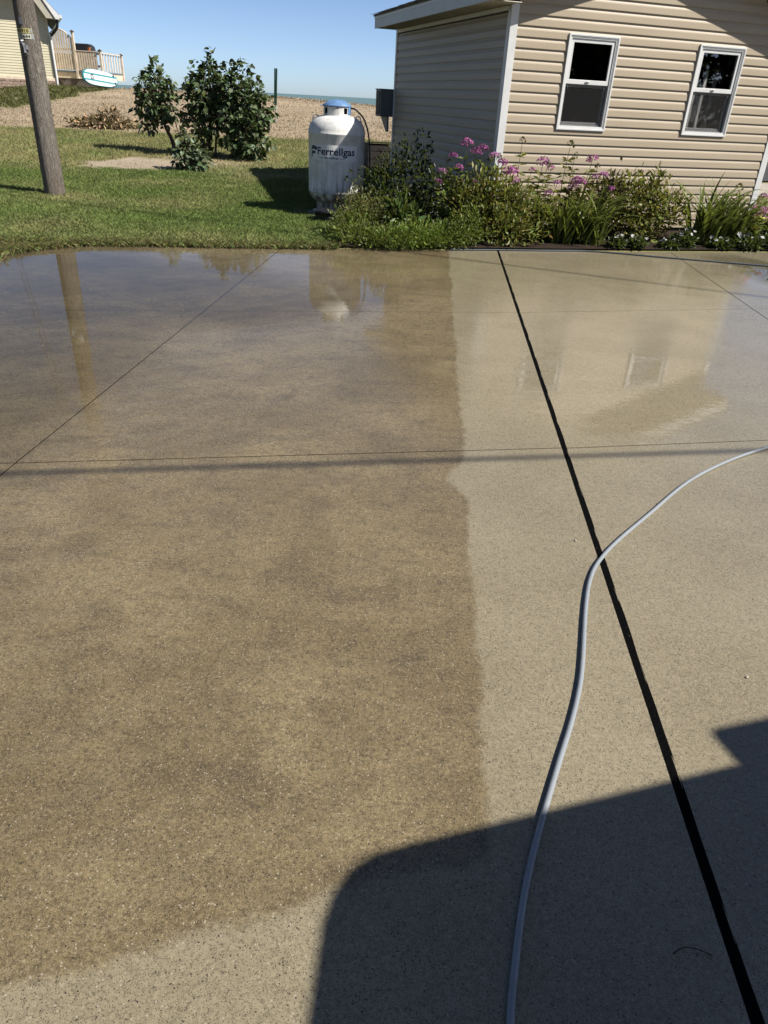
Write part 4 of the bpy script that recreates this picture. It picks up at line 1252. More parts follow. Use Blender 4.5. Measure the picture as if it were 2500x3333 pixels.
def blob_points(blobs, n_, shell=.55):
    """points filling ellipsoids with more near the skin; blobs = (cx,cy,cz,rx,ry,rz)"""
    vol = np.array([b[3] * b[4] * b[5] for b in blobs]); idx = rng.choice(len(blobs), n_, p=vol / vol.sum())
    B = np.array(blobs)[idx]
    u = rng.normal(size=(n_, 3)); u /= np.linalg.norm(u, axis=1, keepdims=True)
    r_ = (shell + (1 - shell) * rng.random(n_) ** .7)[:, None]
    lump = (1 + .28 * np.sin(u[:, 0:1] * 5 + idx[:, None]) * np.sin(u[:, 1:2] * 4 + 2) + .22 * np.sin(u[:, 2:3] * 7 + idx[:, None] * 2))
    return B[:, :3] + u * r_ * lump * B[:, 3:6], u

def branchy(name, x, y, label, cat, group, blobs, n_leaf, size, col, shape, trunks, mat='leaf', droop=.55, spires=(), col2=None, frac2=0.0):
    """shrub: woody stems plus leaf crown"""
    z0 = tz(x, y)
    root = empty(name, (x, y, z0), 0, label, cat, group)
    g_ = G()
    for tr in trunks:
        pts = smooth_path([(p[0] - x, p[1] - y, p[2] - z0) for p in tr[0]], 4)
        n__ = len(pts); g_.tube(pts, [tr[1] + (tr[2] - tr[1]) * i / (n__ - 1) for i in range(n__)], 7)
    # inner twigs
    for b in blobs:
        for k in range(10):
            u = Vector((random.gauss(0, 1), random.gauss(0, 1), abs(random.gauss(.4, .7)))).normalized()
            c = Vector((b[0] - x, b[1] - y, b[2] - z0)); e = c + Vector((u.x * b[3], u.y * b[4], u.z * b[5])) * .85
            s0 = c + Vector((0, 0, -b[5] * .8)); md = (s0 + e) / 2 + Vector((random.uniform(-.06, .06), random.uniform(-.06, .06), .05))
            g_.tube(smooth_path([s0, md, e], 3), [.009] * 4 + [.006, .005, .003], 5)
    g_.obj('trunk', M['bark'], root, smooth=True)
    P, u = blob_points([(b[0] - x, b[1] - y, b[2] - z0, *b[3:]) for b in blobs], n_leaf)
    for (sx, sy, sz0, sz1) in spires:
        m = 16; t = np.linspace(0, 1, m); pp = np.stack([np.full(m, sx - x) + rng.normal(0, .03, m) + (1 - t) * rng.normal(0, .08, m), np.full(m, sy - y) + rng.normal(0, .04, m), (sz0 + (sz1 - sz0) * t) - z0], 1)
        uu = rng.normal(size=(m, 3)); uu[:, 2] = .3; P = np.vstack([P, pp]); u = np.vstack([u, uu])
    P[:, 2] = np.maximum(P[:, 2], .02)
    D = u * .8 + rng.normal(0, .5, u.shape); D[:, 2] -= droop
    n_ = len(P); sz_ = size * rng.uniform(.6, 1.25, n_)
    C = shade(col, n_, .35, .15)
    if col2 is not None: C[rng.random(n_) < frac2] = shade(col2, 1, .2, .1)
    V_, F_, C_ = leaves(P, D, sz_, shape, C)
    np_obj('crown', V_, F_, M[mat], C_, root, kind='stuff')
    return root
LIL = (.115, .165, .07)
branchy('lilac_bush', -5.08, 17.6, 'slim leaning lilac with bare lower trunk, leftmost of the bushes', 'shrub', 'lilac bushes', [(-5.33, 17.5, 1.45, .36, .36, .52), (-5.50, 17.45, 1.15, .26, .28, .34), (-5.15, 17.5, 1.15, .26, .28, .36), (-5.52, 17.3, .84, .22, .2, .17)], 820, .115, LIL, 'heart',
        [([(-5.06, 17.6, .28), (-5.10, 17.58, .55), (-5.22, 17.52, .85), (-5.30, 17.5, 1.3), (-5.35, 17.5, 1.8)], .05, .012), ([(-5.22, 17.52, .85), (-5.40, 17.42, .92), (-5.52, 17.34, .95)], .02, .008), ([(-5.2, 17.5, .85), (-5.0, 17.5, .95), (-4.93, 17.5, .72), (-4.85, 17.5, .5)], .014, .007)], spires=((-5.33, 17.5, 1.7, 2.06), (-5.05, 17.5, 1.4, 1.76), (-5.72, 17.45, 1.3, 1.56), (-5.5, 17.5, 1.6, 1.9), (-5.2, 17.5, 1.6, 1.92)))
branchy('lilac_bush', -4.15, 17.0, 'tallest lilac bush with upright leading shoot, middle of the row', 'shrub', 'lilac bushes', [(-4.05, 17.0, 1.55, .36, .36, .52), (-4.33, 17.0, 1.35, .26, .3, .40), (-4.12, 16.95, 1.0, .30, .3, .40), (-4.22, 16.9, .62, .20, .2, .34), (-4.6, 17, 1.02, .22, .2, .16)], 1300, .112, LIL, 'heart',
        [([(-4.15, 17.0, .2), (-4.12, 17, .8), (-4.05, 17, 1.6)], .035, .012), ([(-4.05, 17.05, .2), (-3.98, 17.05, .8), (-3.9, 17.05, 1.4)], .03, .01)], spires=((-4.02, 17.0, 1.9, 2.30), (-4.02, 17.0, 1.8, 2.26), (-4.33, 17.0, 1.7, 2.06), (-4.5, 17, 1.5, 1.75), (-3.85, 17, 1.7, 2.0), (-4.2, 17, 1.7, 2.05)), col2=(.16, .19, .035), frac2=.05)
branchy('lilac_bush', -3.40, 17.0, 'broad dense lilac bush, rightmost and widest of the row', 'shrub', 'lilac bushes', [(-3.45, 17.0, 1.55, .42, .42, .46), (-3.35, 17.0, 1.15, .50, .48, .45), (-3.38, 16.95, .75, .48, .45, .40), (-3.30, 16.85, .48, .40, .38, .24), (-2.97, 17.0, 1.18, .22, .24, .28), (-3.72, 16.95, 1.45, .25, .3, .4)], 2500, .112, LIL, 'heart',
        [([(-3.55, 17, .2), (-3.5, 17, .8), (-3.5, 17, 1.6)], .04, .012), ([(-3.25, 17, .2), (-3.3, 17, .9), (-3.2, 17, 1.4)], .035, .012), ([(-3.05, 16.8, .2), (-3.08, 16.8, .6)], .035, .03), ([(-3.7, 17.05, .25), (-3.55, 17, .9)], .03, .015)], spires=((-3.45, 17, 1.8, 2.12), (-3.7, 17, 1.75, 2.06), (-3.2, 17, 1.7, 2.04), (-2.98, 17, 1.35, 1.56), (-3.55, 17, 1.8, 2.1), (-3.05, 17, 1.5, 1.85)))
branchy('lilac_bush', -4.0, 14.9, 'low rounded lilac clump in front of the taller bushes', 'shrub', 'lilac bushes', [(-4.02, 14.9, .45, .30, .28, .24), (-3.92, 14.9, .35, .28, .28, .18), (-4.08, 14.9, .70, .16, .16, .18)], 480, .105, (.14, .19, .10), 'heart',
        [([(-4.0, 14.9, .15), (-4.02, 14.9, .5), (-4.1, 14.9, .85)], .02, .006)], spires=((-4.08, 14.9, .7, .97),))

# ------------------------------------------------------------------ flower bed
def mound(name, x, y, label, blobs, n_leaf, size, col, shape='lance', mat='leafy', cat='plant', group='bed plants', up=.6, col2=None, frac2=.0, stems=0):
    root = empty(name, (x, y, .03), 0, label, cat, group)
    P, u = blob_points([(b[0] - x, b[1] - y, b[2] - .03, *b[3:]) for b in blobs], n_leaf, .35)
    P[:, 2] = np.abs(P[:, 2]) + .005
    D = u + rng.normal(0, .6, u.shape); D[:, 2] += up
    C = shade(col, n_leaf, .4, .18)
    if col2 is not None:
        k = rng.random(n_leaf) < frac2; C[k] = shade(col2, int(k.sum()), .3, .12)
    V_, F_, C_ = leaves(P, D, size * rng.uniform(.6, 1.3, n_leaf), shape, C)
    np_obj('foliage', V_, F_, M[mat], C_, root, kind='stuff')
    g_ = G()
    for k in range(max(stems, 14)):
        b = random.choice(blobs); e = Vector((b[0] - x + random.uniform(-.7, .7) * b[3], b[1] - y + random.uniform(-.7, .7) * b[4], b[2] + random.uniform(0, .8) * b[5]))
        g_.tube(smooth_path([(e.x * .6, e.y * .6, 0), (e.x * .8, e.y * .8, e.z * .5), e], 3), .004, 4)
    g_.obj('stems', M['stem'], root)
    return root
GRN = (.22, .28, .05)
mound('bushy_perennial', -.45, 9.18, 'fine leaved green plant spilling over the slab edge nearest the tank', [(-.50, 9.10, .12, .36, .28, .16), (-.22, 8.98, .10, .32, .24, .15), (-.62, 9.4, .2, .26, .25, .18)], 3200, .045, GRN)
mound('bushy_perennial', .12, 9.2, 'bright green low plant in the middle of the bed front', [(.05, 9.05, .12, .36, .26, .16), (.30, 9.15, .12, .32, .24, .17)], 3200, .045, (.26, .37, .06))
mound('bushy_perennial', .62, 9.38, 'green low plant left of the pink phlox', [(.56, 9.24, .13, .34, .26, .17), (.80, 9.36, .18, .28, .24, .22)], 2900, .046, (.20, .27, .05))
mound('feathery_plant', -.55, 9.62, 'tall feathery plant rising in front of the propane tank', [(-.56, 9.6, .34, .17, .17, .30), (-.35, 9.75, .28, .20, .2, .24), (-.68, 9.55, .22, .15, .15, .2)], 2600, .036, (.27, .28, .08), up=.9, col2=(.22, .13, .06), frac2=.08)
mound('dark_shrub', .05, 10.6, 'dark leafy shrub in the shade between tank and shed', [(-.22, 10.5, .50, .36, .36, .44), (.15, 10.75, .60, .36, .4, .50), (.5, 10.5, .42, .36, .35, .42), (.30, 10.2, .25, .4, .3, .25), (-.1, 10.1, .25, .35, .3, .25)], 3600, .062, (.045, .065, .022), 'oval', cat='shrub', up=.1)
mound('broadleaf_plant', -.02, 9.75, 'pale broad leaved plant between the feathery plant and the phlox', [(-.02, 9.72, .30, .18, .16, .22), (.15, 9.7, .2, .16, .16, .15)], 240, .11, (.14, .20, .05), 'oval')

# phlox: one plant = leafy stems with a flower head each
PINK = (.55, .13, .40)
def head_mesh(n_, rx, rz, col, seed):
    r2 = np.random.default_rng(seed)
    u = r2.normal(size=(n_, 3)); u /= np.linalg.norm(u, axis=1, keepdims=True); u[:, 2] = np.abs(u[:, 2]) * .9 - .15
    P = u * np.array([rx, rx, rz]) * r2.uniform(.75, 1.05, (n_, 1))
    vs_, fs_, cs_ = [], [], []
    for i in range(n_):
        d = Vector(u[i] + r2.normal(0, .25, 3)).normalized(); a = d.orthogonal().normalized(); b = d.cross(a); c0 = len(vs_)
        vs_.append(tuple(P[i])); cc = np.clip(np.array(col) * r2.uniform(.6, 1.35) * (1 + r2.uniform(-.12, .12, 3)), 0, 1); cs_.append(cc * .5)
        for k in range(10):
            th = 2 * math.pi * k / 10; rr = .0145 if k % 2 == 0 else .007
            q = Vector(P[i]) + (a * math.cos(th) + b * math.sin(th)) * rr + d * (.004 if k % 2 == 0 else .001)
            vs_.append(tuple(q)); cs_.append(cc)
        for k in range(10): fs_.append((c0, c0 + 1 + k, c0 + 1 + (k + 1) % 10))
    return np_mesh('flower_head', np.array(vs_), np.array(fs_), M['petal'], np.array(cs_))
HEADS = [head_mesh(70, .080, .07, (.72, .20, .55), 1), head_mesh(58, .074, .064, (.80, .32, .66), 2), head_mesh(44, .062, .056, (.66, .17, .55), 3)]
SEEDH = [head_mesh(26, .04, .06, (.17, .13, .055), 4), head_mesh(20, .035, .07, (.14, .15, .05), 5)]
def phlox(x, y, tops, label, col=(.27, .31, .065), leafn=28):
    """tops: list of (dx,dy,height,kind,scale)"""
    root = empty('phlox', (x, y, .03), 0, label, 'flower', 'phlox in the bed')
    gs = G(); Ps, Ds = [], []
    for (dx, dy, h_, kind, sc) in tops:
        b0 = Vector((dx * .25 + random.uniform(-.04, .04), dy * .25, 0)); t_ = Vector((dx, dy, h_ - .03))
        md = (b0 + t_) / 2 + Vector((random.uniform(-.03, .03), random.uniform(-.03, .03), .02))
        pts = smooth_path([b0, md, t_], 6); gs.tube(pts, [.006 - .003 * i / (len(pts) - 1) for i in range(len(pts))], 5)
        for k in range(leafn):
            f_ = .12 + .80 * k / leafn; p = Vector(pts[min(len(pts) - 1, int(f_ * (len(pts) - 1)))]); a = k * 1.57 + random.random()
            for s_ in (0, math.pi): Ps.append(p); Ds.append((math.cos(a + s_), math.sin(a + s_), random.uniform(-.25, .55)))
        if kind is not None:
            me = (HEADS if kind == 'p' else SEEDH)[random.randrange(3 if kind == 'p' else 2)]
            o = bpy.data.objects.new('flower_head' if kind == 'p' else 'seed_head', me); link(o, root)
            o.location = t_; o.rotation_euler = (random.uniform(-.3, .3), random.uniform(-.3, .3), random.uniform(0, 6)); o.scale = (sc, sc, sc)
    gs.obj('stems', M['stem'], root)
    n_ = len(Ps); C = shade(col, n_, .4, .2); k = rng.random(n_) < .12; C[k] = shade((.22, .17, .05), int(k.sum()), .3, .1)
    V_, F_, C_ = leaves(np.array([tuple(p) for p in Ps]), np.array(Ds), .125 * rng.uniform(.55, 1.2, n_), 'lance', C)
    np_obj('foliage', V_, F_, M['leafy'], C_, root, kind='stuff')
    return root
phlox(.72, 9.92, [(-.10, 0, .98, 'p', 1.0), (.06, .05, 1.12, 'p', 1.15), (-.22, -.02, .80, 'p', .9), (.18, 0, 1.03, 'p', 1.0), (-.02, -.12, .86, 'p', .8), (.08, -.1, .75, 's', 1), (-.16, .05, .92, 's', 1.0), (-.26, -.05, .68, 'p', .7), (.05, -.1, .66, None, 1)], 'tallest pink phlox clump, standing against the shaded side wall')
phlox(.98, 9.90, [(.0, .0, 1.08, 'p', 1.15), (.15, .03, 1.0, 'p', 1.0), (-.08, -.1, .70, 'p', .7), (.08, .0, .93, 's', 1.0), (.1, -.1, .6, None, 1), (.05, -.14, .62, 's', 1), (.18, -.05, .8, 's', 1.1)], 'pink phlox clump left of the shed corner post')
phlox(1.22, 9.92, [(.02, .0, .93, 'p', 1.2), (.14, .0, .82, 'p', 1.5), (.20, -.02, .72, 'p', .9), (-.12, -.1, .6, None, 1), (-.08, -.06, .72, None, .7), (.10, -.14, .55, None, 1), (-.02, .06, .99, 's', .9)], 'pink phlox clump right in front of the shed corner post')
phlox(1.48, 10.05, [(.0, .05, 1.18, 's', 1.0), (-.1, -.1, .72, None, 1), (.12, -.1, .70, None, 1), (.16, .0, .86, 'p', .6), (-.05, -.18, .55, None, 1), (.05, -.25, .5, None, 1)], 'tall phlox gone to seed right of the corner post', col=(.25, .25, .055))
phlox(1.78, 10.15, [(.0, .0, .95, 'p', 1.25), (.2, -.1, .72, 'p', .8), (.07, .02, .92, 's', 1.1), (.12, .05, .88, 'p', .9), (-.1, -.1, .62, None, 1), (.1, -.16, .60, 'p', .9), (-.02, -.22, .45, None, 1)], 'pink phlox clump below the left window, left one')
phlox(2.12, 10.28, [(.0, .0, 1.15, 's', 1.3), (.08, .0, 1.02, 's', 1.0), (.14, -.05, .74, 'p', 1.2), (.1, -.05, .66, 'p', 1.3), (-.1, -.1, .6, None, 1), (-.18, -.15, .42, 'p', 1.3)], 'tall brown seeded phlox under the left window')
phlox(2.38, 10.28, [(.05, .0, 1.0, 'p', 1.1), (.14, .04, .92, 's', .9), (-.06, -.1, .72, 'p', 1.1), (.10, -.1, .80, 'p', .8), (-.1, -.2, .42, 'p', .8)], 'pink phlox clump below the left window, right one')
phlox(4.64, 10.88, [(.0, .0, .72, 's', 1.3), (.08, -.05, .5, None, 1), (.2, -.1, .48, 'p', 1.0), (-.08, -.06, .42, None, 1)], 'seeded phlox beside the right shed corner')
phlox(4.92, 10.80, [(.05, .0, .42, 'p', 1.5), (.14, .2, .62, 'p', 1.0), (-.04, .0, .36, None, 1.3), (.22, .15, .46, 'p', .8), (.0, -.1, .25, None, 1)], 'purple phlox overlapping the foot of the right corner post')
phlox(5.30, 11.10, [(.05, .0, .42, 'p', 1.0), (-.08, .0, .34, 'p', .8), (.2, .1, .38, None, 1)], 'pink phlox on the grass side right of the shed')
phlox(2.62, 10.35, [(.0, .0, .82, 'p', 1.0), (.12, .0, .66, 'p', 1.1), (-.1, -.05, .55, 'p', .9), (.05, -.1, .45, None, 1)], 'short pink phlox in front of the brown shrub', col=(.25, .27, .06))
mound('phlox_foliage', 1.25, 9.68, 'dense leafy undergrowth below the pink phlox', [(.80, 9.72, .38, .26, .24, .38), (1.05, 9.72, .42, .28, .24, .42), (1.35, 9.78, .40, .30, .24, .40), (1.66, 9.88, .30, .3, .24, .30), (1.3, 9.5, .2, .45, .18, .2)], 4600, .080, (.28, .31, .07), 'lance', col2=(.28, .19, .05), frac2=.16, stems=60)
mound('phlox_foliage', 2.1, 10.1, 'leafy undergrowth below the phlox under the left window', [(1.95, 10.0, .22, .28, .22, .26), (2.3, 10.12, .26, .30, .22, .28)], 1700, .080, (.25, .28, .065), 'lance', col2=(.26, .18, .05), frac2=.18, stems=40)
mound('variegated_shrub', 3.25, 10.45, 'yellow green variegated shrub between the two windows', [(3.05, 10.45, .55, .26, .26, .36), (3.35, 10.45, .45, .30, .28, .34), (3.6, 10.5, .42, .26, .25, .28), (3.15, 10.35, .22, .36, .26, .18)], 2000, .075, (.30, .29, .07), 'oval', cat='shrub', col2=(.36, .34, .14), frac2=.22, stems=40)
mound('variegated_shrub', 3.40, 10.62, 'single taller leafy shoot of the variegated planting', [(3.38, 10.55, .80, .07, .07, .16), (3.36, 10.55, .60, .09, .09, .14)], 110, .075, (.20, .20, .05), 'oval', cat='shrub', col2=(.36, .34, .14), frac2=.3)
mound('brown_shrub', 2.80, 10.45, 'dull brownish shrub left of the variegated one', [(2.80, 10.45, .50, .26, .24, .40), (2.78, 10.4, .25, .28, .24, .22)], 900, .07, (.13, .105, .04), 'oval', cat='shrub', col2=(.14, .08, .04), frac2=.3, stems=30)

# daylilies: every strap leaf is a piece of its own
def strap(L_, bend, w, seed):
    r2 = random.Random(seed); n__ = 8; vs_ = []; fs_ = []
    for i in range(n__ + 1):
        t = i / n__; a = rad(80) - bend * t * t
        if i == 0: px, pz = 0.0, 0.0
        else: px += L_ / n__ * math.cos(a); pz += L_ / n__ * math.sin(a)
        wd = w * (1 - t ** 2.2) * (.6 + .8 * min(1, t * 3)) + .0008
        vs_ += [(px, -wd, pz + wd * .35), (px, 0, pz), (px, wd, pz + wd * .35)]
    for i in range(n__):
        for q in (0, 1): fs_.append((3 * i + q, 3 * i + q + 1, 3 * i + 4 + q, 3 * i + 3 + q))
    c = np.tile(np.clip(np.array([.20, .25, .05]) * r2.uniform(.7, 1.45), 0, 1), (len(vs_), 1))
    return np_mesh('leaf', np.array(vs_), np.array(fs_), M['leafy'], c, True)
STRAPS = [strap(random.uniform(.48, .74), random.uniform(.5, 1.7), random.uniform(.010, .016), k) for k in range(18)]
def daylily(x, y, n_, sc, label, lean=0.0):
    root = empty('daylily', (x, y, .03), 0, label, 'plant', 'daylilies')
    for k in range(n_):
        o = bpy.data.objects.new('leaf', STRAPS[random.randrange(18)]); link(o, root)
        o.location = (random.uniform(-.16, .16), random.uniform(-.09, .09), 0)
        a = random.uniform(0, 2 * math.pi) if random.random() > .45 else random.gauss(0, .7)
        o.rotation_euler = (random.uniform(-.15, .15), random.uniform(-.15, .2), a); s_ = sc * random.uniform(.7, 1.15); o.scale = (s_, s_, s_)
    return root
daylily(2.10, 9.85, 52, 1.15, 'daylily clump of arching green leaves right of the black joint')
daylily(2.50, 9.90, 62, 1.2, 'daylily clump of arching leaves in front of the brown shrub')
daylily(4.10, 10.38, 84, 1.35, 'large daylily clump below the right window, left of two')
daylily(4.45, 10.42, 80, 1.3, 'large daylily clump below the right window, right of two')
daylily(5.35, 10.75, 46, .9, 'small grassy daylily clump at the right end of the bed')

def white_flower(seed):
    r2 = random.Random(seed); vs_ = [(0, 0, .002)]; fs_ = []
    n__ = 15
    for k in range(n__):
        a = 2 * math.pi * k / n__; rr = .028 if k % 3 != 0 else .017
        vs_.append((rr * math.cos(a) * r2.uniform(.9, 1.1), rr * math.sin(a), .010 + r2.uniform(-.003, .004)))
    for k in range(n__): fs_.append((0, 1 + k, 1 + (k + 1) % n__))
    return np_mesh('flower', np.array(vs_), np.array(fs_), M['petal'], np.tile([.80, .80, .78], (len(vs_), 1)))
WF = [white_flower(k) for k in range(4)]
def impatiens(x, y, rx, ry, h_, nf, label):
    root = mound('white_bedding_flower', x, y, label, [(x, y, h_ * .5, rx, ry, h_ * .6)], int(900 * rx * 3), .05, (.06, .095, .03), 'oval', cat='flower', group='white bedding flowers')
    for k in range(nf):
        o = bpy.data.objects.new('flower', WF[k % 4]); link(o, root)
        a = random.uniform(0, 6.28); q = random.uniform(.2, 1.0)
        o.location = (math.cos(a) * rx * q, math.sin(a) * ry * q, h_ * random.uniform(.75, 1.15)); s_ = random.uniform(.8, 1.25); o.scale = (s_, s_, s_)
        o.rotation_euler = (random.uniform(.2, 1.1), random.uniform(-.5, .5), random.uniform(-.6, .6))
impatiens(2.80, 9.78, .12, .10, .13, 5, 'small white flowers at the bed front between the daylilies, left one')
impatiens(3.08, 9.84, .13, .10, .13, 4, 'small white flowers at the bed front between the daylilies, right one')
impatiens(3.78, 10.12, .18, .13, .20, 7, 'white flowering clump just left of the large daylilies')
impatiens(3.55, 9.98, .14, .09, .09, 5, 'low white flowers in front of the variegated shrub')
impatiens(4.30, 10.18, .16, .10, .12, 6, 'low white flowers in front of the large daylilies')
impatiens(4.72, 10.28, .20, .12, .16, 5, 'white flowers at the right front corner of the bed')
impatiens(5.10, 10.42, .20, .14, .18, 5, 'white flowers at the very right end of the bed')
mound('grassy_plant', 5.25, 11.2, 'wiry green plants right of the shed corner', [(5.3, 11.1, .12, .35, .3, .15), (5.75, 11.4, .14, .35, .35, .18)], 1500, .07, (.06, .085, .03), 'lance')

# ------------------------------------------------------------------ pile of dry cuttings
bp = empty('brush_pile', (-8.25, 22.2, tz(-8.25, 22.2)), 0, 'heap of dry brown cuttings on the bare ground', 'brush pile')
P, u = blob_points([(0, 0, .08, .85, .5, .24), (.15, 0, .30, .26, .22, .24), (-.45, -.1, .05, .5, .4, .16), (.4, 0, .05, .5, .35, .16)], 1700, .5)
P[:, 2] = np.abs(P[:, 2])
C = shade((.55, .41, .24), 1700, .5, .12); k = rng.random(1700) < .28; C[k] = shade((.14, .10, .06), int(k.sum()), .4, .1)
V_, F_, C_ = leaves(P, u + rng.normal(0, .8, u.shape), .13 * rng.uniform(.5, 1.5, 1700), 'lance', C)
np_obj('leaves', V_, F_, M['dry'], C_, bp, kind='stuff')
g = G()
for k in range(70):
    a = random.uniform(0, 6.28); q = random.uniform(.1, .9); b0 = Vector((math.cos(a) * q * .9, math.sin(a) * q * .5, random.uniform(0, .25)))
    dd = Vector((random.uniform(-1, 1), random.uniform(-1, 1), random.uniform(-.1, .7))).normalized() * random.uniform(.2, .5)
    g.tube([b0, b0 + dd * .5 + Vector((0, 0, .03)), b0 + dd], .006, 4)
g.obj('twigs', simple('dry_twig', (.30, .22, .13), .9, .4, 12), bp)

# ------------------------------------------------------------------ grass
def inside_shed(x, y, m=.0):
    dx, dy = x - SC.x, y - SC.y; c, s_ = math.cos(TH), math.sin(TH)
    lx, ly = dx * c + dy * s_, -dx * s_ + dy * c
    return (lx > -m) & (lx < W + m) & (ly > -m) & (ly < DEP + m)
def blades(name, x, y, h_, w, col, label, cat='grass', lean=.5, mat='grass'):
    n_ = len(x); z = terrain(x, y)
    a = rng.uniform(0, 2 * math.pi, n_); dx, dy = np.cos(a), np.sin(a)
    b = rng.uniform(0, 2 * math.pi, n_); ln = h_ * rng.uniform(.1, lean, n_) * 1.4
    P0 = np.stack([x - dx * w, y - dy * w, z - .004], 1); P1 = np.stack([x + dx * w, y + dy * w, z - .004], 1)
    M0 = np.stack([x + np.cos(b) * ln * .35 + dx * w * .7, y + np.sin(b) * ln * .35 + dy * w * .7, z + h_ * .6], 1)
    T = np.stack([x + np.cos(b) * ln, y + np.sin(b) * ln, z + h_ * rng.uniform(.8, 1.1, n_)], 1)
    V_ = np.stack([P0, P1, M0, T], 1).reshape(-1, 3)
    i4 = np.arange(n_) * 4
    F_ = np.concatenate([np.stack([i4, i4 + 1, i4 + 2], 1), np.stack([i4, i4 + 2, i4 + 3], 1)])
    o = np_obj(name, V_, F_, M[mat], np.repeat(col, 4, 0))
    return tag(o, label, cat, kind='stuff')
def scatter(n_, x0, x1, y0, y1):
    return rng.uniform(x0, x1, n_), rng.uniform(y0, y1, n_)
# lawn: denser close to the slab
X_, Y_ = [], []
for (n_, y0, y1, xa, xb) in ((110000, 8.0, 11.0, -6.2, .6), (105000, 11.0, 14.5, -8.0, .4), (95000, 14.5, 22.8, -12.0, 1.5), (9000, 10.5, 17, 5.0, 9.0)):
    a, b = scatter(n_, xa, xb, y0, y1); X_.append(a); Y_.append(b)
X_, Y_ = np.concatenate(X_), np.concatenate(Y_)
dry, sand = cover(X_, Y_)
keep = (Y_ > edge(X_) - .03) & ~inside_shed(X_, Y_, .05) & (rng.random(len(X_)) > dry * .75) & (rng.random(len(X_)) > sand * .96)
keep &= ~((X_ > -.75) & (X_ < 5.2) & (Y_ < edge(X_) + 1.6) & (Y_ < 10.8)); keep &= np.hypot(X_ - TX, Y_ - TY) > .40; keep &= np.hypot(X_ - PX, Y_ - PY) > .15
keep &= ~((X_ > 5.4) & (Y_ > 15.0))
X_, Y_, dry = X_[keep], Y_[keep], dry[keep]
n1 = fbm(X_, Y_, .9, 21); n2 = fbm(X_, Y_, 3.0, 31)
mixv = np.clip(dry * .9 + (n1 - .45) * 1.1 + rng.normal(0, .16, len(X_)) + np.clip((Y_ - 13) / 12, 0, .35), 0, 1)[:, None]
colg = lerp_np(mixv, np.array([.210, .295, .078])[None], np.array([.58, .50, .25])[None]) * (.65 + .7 * n2[:, None]) * rng.uniform(.7, 1.3, (len(X_), 1))
hh = (.032 + .022 * n2) * (1 - .45 * dry); hh = np.where(Y_ < edge(X_) + .12, hh * 1.15, hh)
blades('lawn_grass', X_, Y_, hh * rng.uniform(.7, 1.3, len(X_)), np.where(Y_ < 14, .0028, .0042), np.clip(colg, 0, 1), 'short mown green lawn between driveway and dry field', lean=.7)
# shaggy fringe along the slab, left corner included
a = rng.uniform(-4.6, -.7, 9000); b = edge(a) + rng.normal(.02, .05, 9000)
a2 = rng.normal(DL - .05, .10, 6000); b2 = rng.uniform(5.6, 8.2, 6000); cor = rng.random(5000); a3 = DL + cor * .75 + rng.normal(0, .05, 5000); b3 = 7.35 + cor * .82 + rng.normal(0, .05, 5000) + .12
a3 = a3 - .12
a = np.concatenate([a, a2, a3]); b = np.concatenate([b, b2, b3])
cf = shade((.20, .22, .07), len(a), .45, .2); k = rng.random(len(a)) < .3; cf[k] = shade((.22, .17, .08), int(k.sum()), .4, .1)
blades('edge_grass', a, b, .05 * rng.uniform(.5, 1.3, len(a)), .003, cf, 'ragged grass fringe along the back edge of the driveway', lean=1.2)
# dry field
a, b = [], []
for (n_, y0, y1, xa, xb) in ((42000, 20.8, 30, -16, 2.5), (42000, 30, 43, -24, 4)):
    q0, q1 = scatter(n_, xa, xb, y0, y1); a.append(q0); b.append(q1)
a, b = np.concatenate(a), np.concatenate(b)
dry, sand = cover(a, b); kd = (rng.random(len(a)) < np.where(dry > .5, .75, 0)) & ~inside_shed(a, b, .1)
a, b = a[kd], b[kd]; n1 = fbm(a, b, .7, 41)
cd = lerp_np(np.clip((n1 - .25) * 1.8, 0, 1)[:, None], np.array([.46, .36, .25])[None], np.array([.62, .515, .37])[None]) * rng.uniform(.82, 1.2, (len(a), 1))
blades('dry_grass', a, b, .032 * rng.uniform(.5, 1.6, len(a)) * (1 + (b > 40) * 1.5), .009, np.clip(cd, 0, 1), 'dry straw coloured grass on the rise towards the lake', lean=1.2, mat='dry')
# green bank below the far house
a, b = scatter(26000, -20, -11.5, 25, 38); dry, sand = cover(a, b); kd = dry < .4; a, b = a[kd], b[kd]
cb_ = lerp_np(rng.random((len(a), 1)), np.array([.10, .125, .03])[None], np.array([.22, .20, .075])[None])
blades('bank_grass', a, b, .10 * rng.uniform(.4, 1.4, len(a)), .014, cb_, 'green grassy bank in front of the cream house', lean=.9)

# ------------------------------------------------------------------ unseen van, guessed and added to cast the foreground shadow
van = empty('shadow_van', (1.915, .372, 0), 0, 'unseen light grey van added right of the viewer to cast the shadow on the slabs', 'van')
VH = 1.98
def dirpt(x, y): return (x - 1.70, y - .62)
top = []
